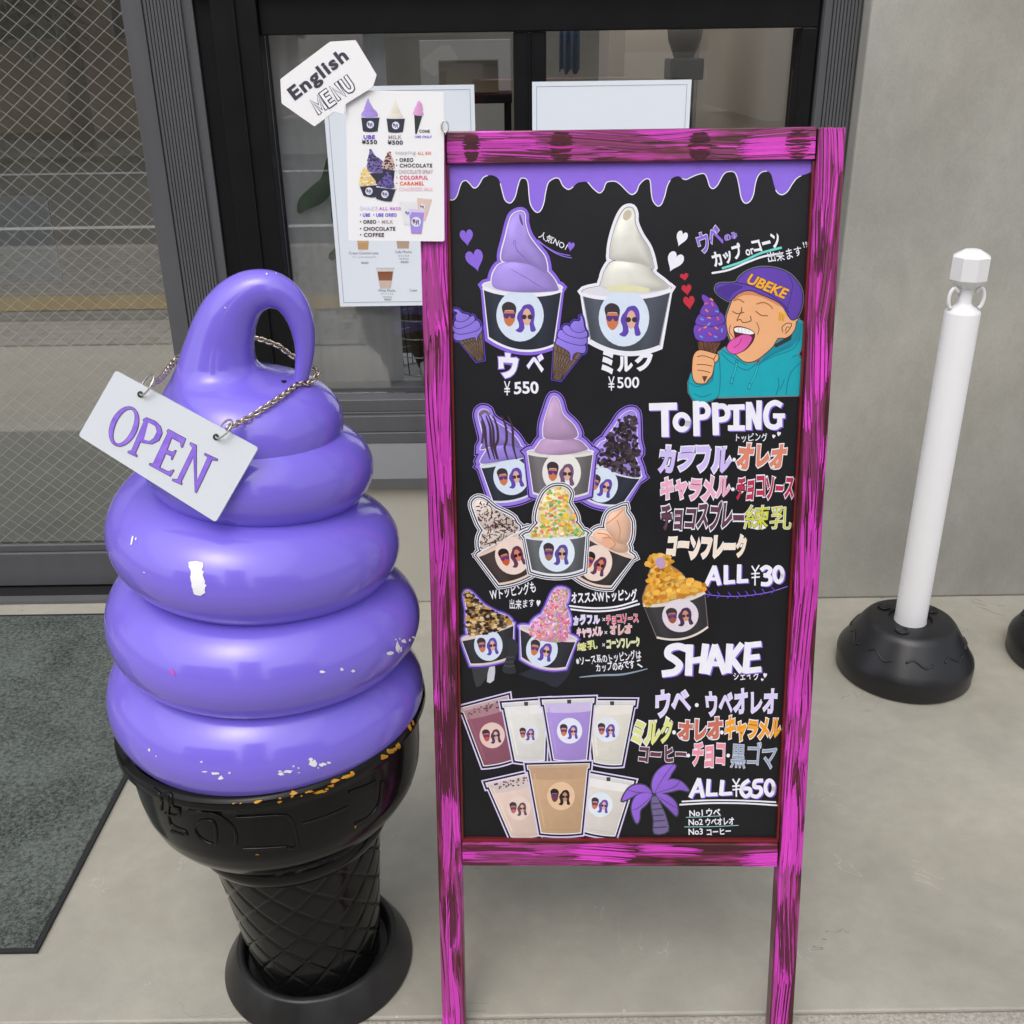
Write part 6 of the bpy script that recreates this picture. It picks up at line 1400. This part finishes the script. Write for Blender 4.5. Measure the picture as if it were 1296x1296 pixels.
mbx = MB(); mbx.tube([lp(546,462), lp(520,330), lp(470,240), lp(418,215)], 0.004, 8); mbx.obj('stem', MAT['leaf'], pt, True)
b0 = lp(546, 470); mbx = MB(); mbx.lathe([(0.018, 0), (0.022, 0.005), (0.026, 0.05), (0.023, 0.05), (0.022, 0.045), (0, 0.044)], Vector((b0.x, 2.322, 0.531)), 24); mbx.obj('pot', MAT['whitepl'], pt, True)
# wire basket with a dry brown cone in it
ba = ony(515, 470, 2.44); bt = tag(root('wire_basket', (ba.x+0.04, 2.44, 0.531)), 'black wire basket with pale hoops on the inner window shelf', 'basket'); bc = Vector((ba.x+0.04, 2.44, 0.531))
for k in range(5):
    zz_ = 0.002+k*0.045; r = 0.058+0.004*k; mbx = MB(); mbx.tube([bc+Vector((r*math.cos(a), r*math.sin(a), zz_)) for a in [2*math.pi*i/28 for i in range(28)]], 0.0016, 6, closed=True); mbx.obj('hoop', MAT['steel'], bt, True)
for k in range(12):
    a = 2*math.pi*k/12; mbx = MB(); mbx.tube([bc+Vector((.0575*math.cos(a), .0575*math.sin(a), 0.002)), bc+Vector((.0745*math.cos(a), .0745*math.sin(a), .185))], 0.0013, 6); mbx.obj('upright_wire', MAT['dark'], bt, True)
mbx = MB(); mbx.lathe([(0.0, .004), (.022, .01), (.034, .05), (.036, .10), (.028, .15), (.012, .185), (0, .19)], bc+Vector((.01, 0, 0)), 20, fn=lambda r, z, t: r*(1+.10*math.sin(t*7+z*90)))
tag(mbx.obj('dried_root', MAT['bread'], smooth=True), 'knobbly brown dried root standing in the wire basket', 'root')
# kitchen behind
KY = 3.3
def kbox(x0, y0, x1, y1, Y, dpt, name, m, label, cat, zb=None):
    a = ony(x0, y1, Y); b = ony(x1, y0, Y); mbx = MB(); mbx.box((a.x, Y, a.z if zb is None else zb), (b.x, Y+dpt, b.z)); return simple(name, mbx, MAT[m], label, cat, bev=0.006)
ct = ony(700, 105, 3.2).z
mbx = MB(); mbx.box((-0.35, 3.15, 0.0), (0.88, 3.7, 0.93)); mbx.box((-0.36, 3.13, 0.93), (0.885, 3.72, 0.96)); simple('kitchen_counter', mbx, MAT['inbrown'], 'dark kitchen counter standing inside behind the window', 'counter')
a = ony(556, 118, 2.42); b = ony(630, 75, 2.42); bx0, bx1, bz0, bz1 = a.x, b.x, a.z, b.z
stn = tag(root('display_stand', ((bx0+bx1)/2, 2.5, 0.531)), 'dark stand behind the posters carrying the cardboard box', 'stand')
mbx = MB(); mbx.box((bx0-.03, 2.41, bz0-.022), (bx1+.03, 2.58, bz0-.002)); mbx.obj('top_board', MAT['dark'], stn, bev=.002)
for px in (bx0-.02, bx1+.02):
    mbx = MB(); mbx.box((px-.008, 2.44, .532), (px+.008, 2.456, bz0-.0225)); mbx.obj('leg', MAT['dark'], stn, bev=.001)
    mbx = MB(); mbx.box((px-.008, 2.54, .532), (px+.008, 2.556, bz0-.0225)); mbx.obj('leg', MAT['dark'], stn, bev=.001)
cbx = tag(root('cardboard_box', ((bx0+bx1)/2, 2.49, bz0)), 'closed cardboard box on a stand seen left of the window stile', 'box')
mbx = MB(); mbx.box((bx0, 2.42, bz0-.001), (bx1, 2.56, bz1)); mbx.obj('carton', MAT['cardboard'], cbx, bev=.003)
mbx = MB(); mbx.box((bx0+.002, 2.4185, bz1-.014), (bx1-.002, 2.4195, bz1-.004)); mbx.obj('packing_tape', mat('packing_tape', (.5,.42,.3), .3), cbx)
mbx = MB(); a = ony(700, 98, 3.25); b = ony(752, 84, 3.25); mbx.lathe([(0, 0), (.07, 0), (.085, .018), (.088, .018), (.088, .020), (.082, .020), (.068, .004), (0, .004)], Vector(((a.x+b.x)/2, 3.3, 0.961)), 32); tag(smooth_by_angle(mbx.obj('steel_tray', MAT['steel'])), 'round stainless tray on the kitchen counter', 'tray')
gd = tag(root('coffee_grinder', (ony(868, 100, 3.35).x, 3.4, 0.961)), 'tall dark coffee grinder on the counter right of the poster', 'grinder'); gx = gd.location.x; gt = ony(868, 60, 3.35).z
mbx = MB(); mbx.box((gx-.05, 3.35, .961), (gx+.05, 3.47, .985)); mbx.box((gx-.032, 3.38, .985), (gx+.032, 3.47, gt-.03)); mbx.box((gx-.05, 3.33, gt-.09), (gx+.05, 3.47, gt-.03)); mbx.obj('body', MAT['dark'], gd, bev=.006)
mbx = MB(); mbx.lathe([(.03, 0), (.05, .05), (.055, .09), (.03, .10), (0, .10)], Vector((gx, 3.41, gt-.03)), 20); mbx.obj('hopper', MAT['dark'], gd, True)
mbx = MB(); mbx.tube([Vector((gx+.02, 3.40, gt+.06)), Vector((gx+.03, 3.38, gt+.10)), Vector((gx+.07, 3.36, gt+.11))], .006, 8); mbx.obj('lever', MAT['dark'], gd, True)
mbx = MB(); a = ony(716, 85, 3.4); b = ony(744, 20, 3.4); V = []; n = 14; Fc = []
for i in range(n+1):
    x = a.x+(b.x-a.x)*i/n; y = 3.75+.015*math.sin(i*1.3); V += [(x, y, a.z-.02+.01*math.sin(i)), (x, y+.004, b.z+.1)]
for i in range(n): Fc.append((2*i, 2*i+2, 2*i+3, 2*i+1))
mbx.add(V, Fc); o = mbx.obj('hanging_cloth', MAT['denim'], smooth=True); q = o.modifiers.new('t', 'SOLIDIFY'); q.thickness = .003; tag(o, 'blue cloth hanging inside right of the window stile', 'cloth')
mbx = MB(); mbx.box((ony(770,80,3.9).x, 3.9, 0), (ony(860,80,3.9).x, 4.3, ony(800,20,3.9).z+.2)); simple('kitchen_cabinet', mbx, MAT['inwall'], 'pale brown cabinet at the back of the kitchen', 'cabinet')
mbx = MB(); mbx.box((-0.32, 4.2, 0), (0.02, 4.7, ony(600,50,4.2).z)); simple('grey_cabinet', mbx, MAT['greyf'], 'grey cabinet at the back left of the kitchen', 'cabinet')
# sheet taped inside the wired glass door
a = onplane(-60, 358, Vector((0, 2.345, 0)), GN); b = onplane(62, 247, Vector((0, 2.345, 0)), GN); c = onplane(80, 357, Vector((0, 2.345, 0)), GN)
mbx = MB(); mbx.box((a.x, 2.345, c.z), (c.x, 2.347, b.z)); tag(mbx.obj('notice_sheet', mat('notice_paper', (.45,.47,.48), .7)), 'blank pale sheet behind the wired glass at the left edge', 'sheet')

# ------------------------------------------------------------------ across the street (seen only as reflections)
def facade(name, x0, x1, y, hgt, m, label, nx, nz, w0=0.6):
    t = tag(root(name, ((x0+x1)/2, y, 0)), label, 'building')
    mbx = MB(); mbx.box((x0, y-6, 0), (x1, y, hgt)); mbx.obj('wall', MAT[m], t)
    mbx = MB(); mbx.box((x0-.1, y-6.1, hgt), (x1+.1, y+.15, hgt+.3)); mbx.obj('roof_slab', MAT['greyf'], t)
    for i in range(nx):
        for j in range(nz):
            cx = x0+(x1-x0)*(i+.5)/nx; cz = 1.0+(hgt-1.2)*(j+.5)/nz; ww = (x1-x0)/nx*.30; wh = (hgt-1.2)/nz*.30
            mbx = MB(); mbx.box((cx-ww-.06, y+.001, cz-wh-.06), (cx+ww+.06, y+.05, cz+wh+.06)); f = mbx.obj('window', MAT['greyf'], t)
            mbx = MB(); mbx.box((cx-ww, y+.051, cz-wh), (cx+ww, y+.056, cz+wh)); mbx.obj('pane', MAT['winpane'], f)
facade('tan_building', -17, -4.6, -14.5, 8.5, 'tan', 'tan rendered building across the street mirrored in the wired glass door', 5, 3)
facade('grey_building', -2.6, 2.2, -16.0, 14.0, 'greyf', 'narrow tall grey building across the street opposite the service window', 2, 5)
facade('cream_building', 4.6, 17, -14.8, 8.0, 'inwall', 'cream building across the street opposite the concrete wall', 5, 3)
def tree(name, x, y, hgt, rad, seed, label):
    t = tag(root(name, (x, y, -.02)), label, 'tree', 'trees across the street'); rg = random.Random(seed)
    mbx = MB(); mbx.tube([(x, y, -.02), (x+.05, y, hgt*.35), (x, y+.05, hgt*.7)], [.14, .10, .05], 10)
    for k in range(5):
        a = rg.uniform(0, 6.28); mbx.tube([(x+.02, y, hgt*.4), (x+rad*.6*math.cos(a), y+rad*.6*math.sin(a), hgt*.75)], [.05, .02], 6)
    mbx.obj('trunk', MAT['bark'], t, True); mbx = MB(); V = []; Fc = []
    cl = [(Vector((x, y, hgt*.72))+Vector((rg.gauss(0, .45), rg.gauss(0, .45), rg.gauss(0, .4)))*rad, rg.uniform(.3, .5)*rad) for _ in range(16)]
    for k in range(2600):
        c, r = rg.choice(cl); d = Vector((rg.gauss(0, 1), rg.gauss(0, 1), rg.gauss(0, 1))).normalized(); p = c+d*r*rg.uniform(.7, 1.05); u = d.orthogonal().normalized(); u.rotate(Matrix.Rotation(rg.uniform(0, 6.28), 3, d)); v = (d.cross(u)+d*rg.uniform(-.5, .5)).normalized(); s = rg.uniform(.05, .12)
        i = len(V); V += [p-u*s*1.6, p-v*s*.6, p+u*s*1.6, p+v*s*.6]; Fc.append((i, i+1, i+2, i+3))
    mbx.add(V, Fc); mbx.obj('crown', MAT['darkleaf'], t)
tree('street_tree', -8.2, -11.2, 4.0, 1.5, 1, 'bushy green tree across the street at the far left of the reflection')
tree('street_tree', -3.6, -11.6, 3.2, 1.3, 2, 'smaller bushy tree across the street beside the palm')
tree('street_tree', 6.5, -11.4, 4.6, 1.7, 3, 'tall bushy tree across the street in front of the grey building')
pm = tag(root('palm_tree', (-6.0, -10.8, -.02)), 'palm tree across the street mirrored in the wired glass door', 'tree'); rg = random.Random(8)
mbx = MB(); mbx.tube([(-6, -10.8, -.02), (-5.95, -10.8, 1.2), (-6, -10.8, 2.5)], [.17, .13, .12], 12); mbx.obj('trunk', MAT['bark'], pm, True)
mbx = MB()
for k in range(26):
    a = rg.uniform(0, 6.28); up = rg.uniform(.1, 1.2); L = rg.uniform(1.3, 1.9); d = Vector((math.cos(a), math.sin(a), 0)); s = Vector((-d.y, d.x, 0)); P = []
    for i in range(14):
        u = i/13; P.append(Vector((-6, -10.8, 2.5))+d*L*u+Vector((0, 0, up*u*1.4-1.6*u*u)))
    for i in range(1, 13):
        for sg in (-1, 1):
            p = P[i]; w = .42*math.sin(math.pi*(i/13)*.9+.25); tip = p+s*sg*w+d*.16+Vector((0, 0, -.16)); t = (P[i+1]-P[i])*.28; mbx.add([p-t, p+t, tip], [(0, 1, 2)])
mbx.obj('crown', MAT['darkleaf'], pm)
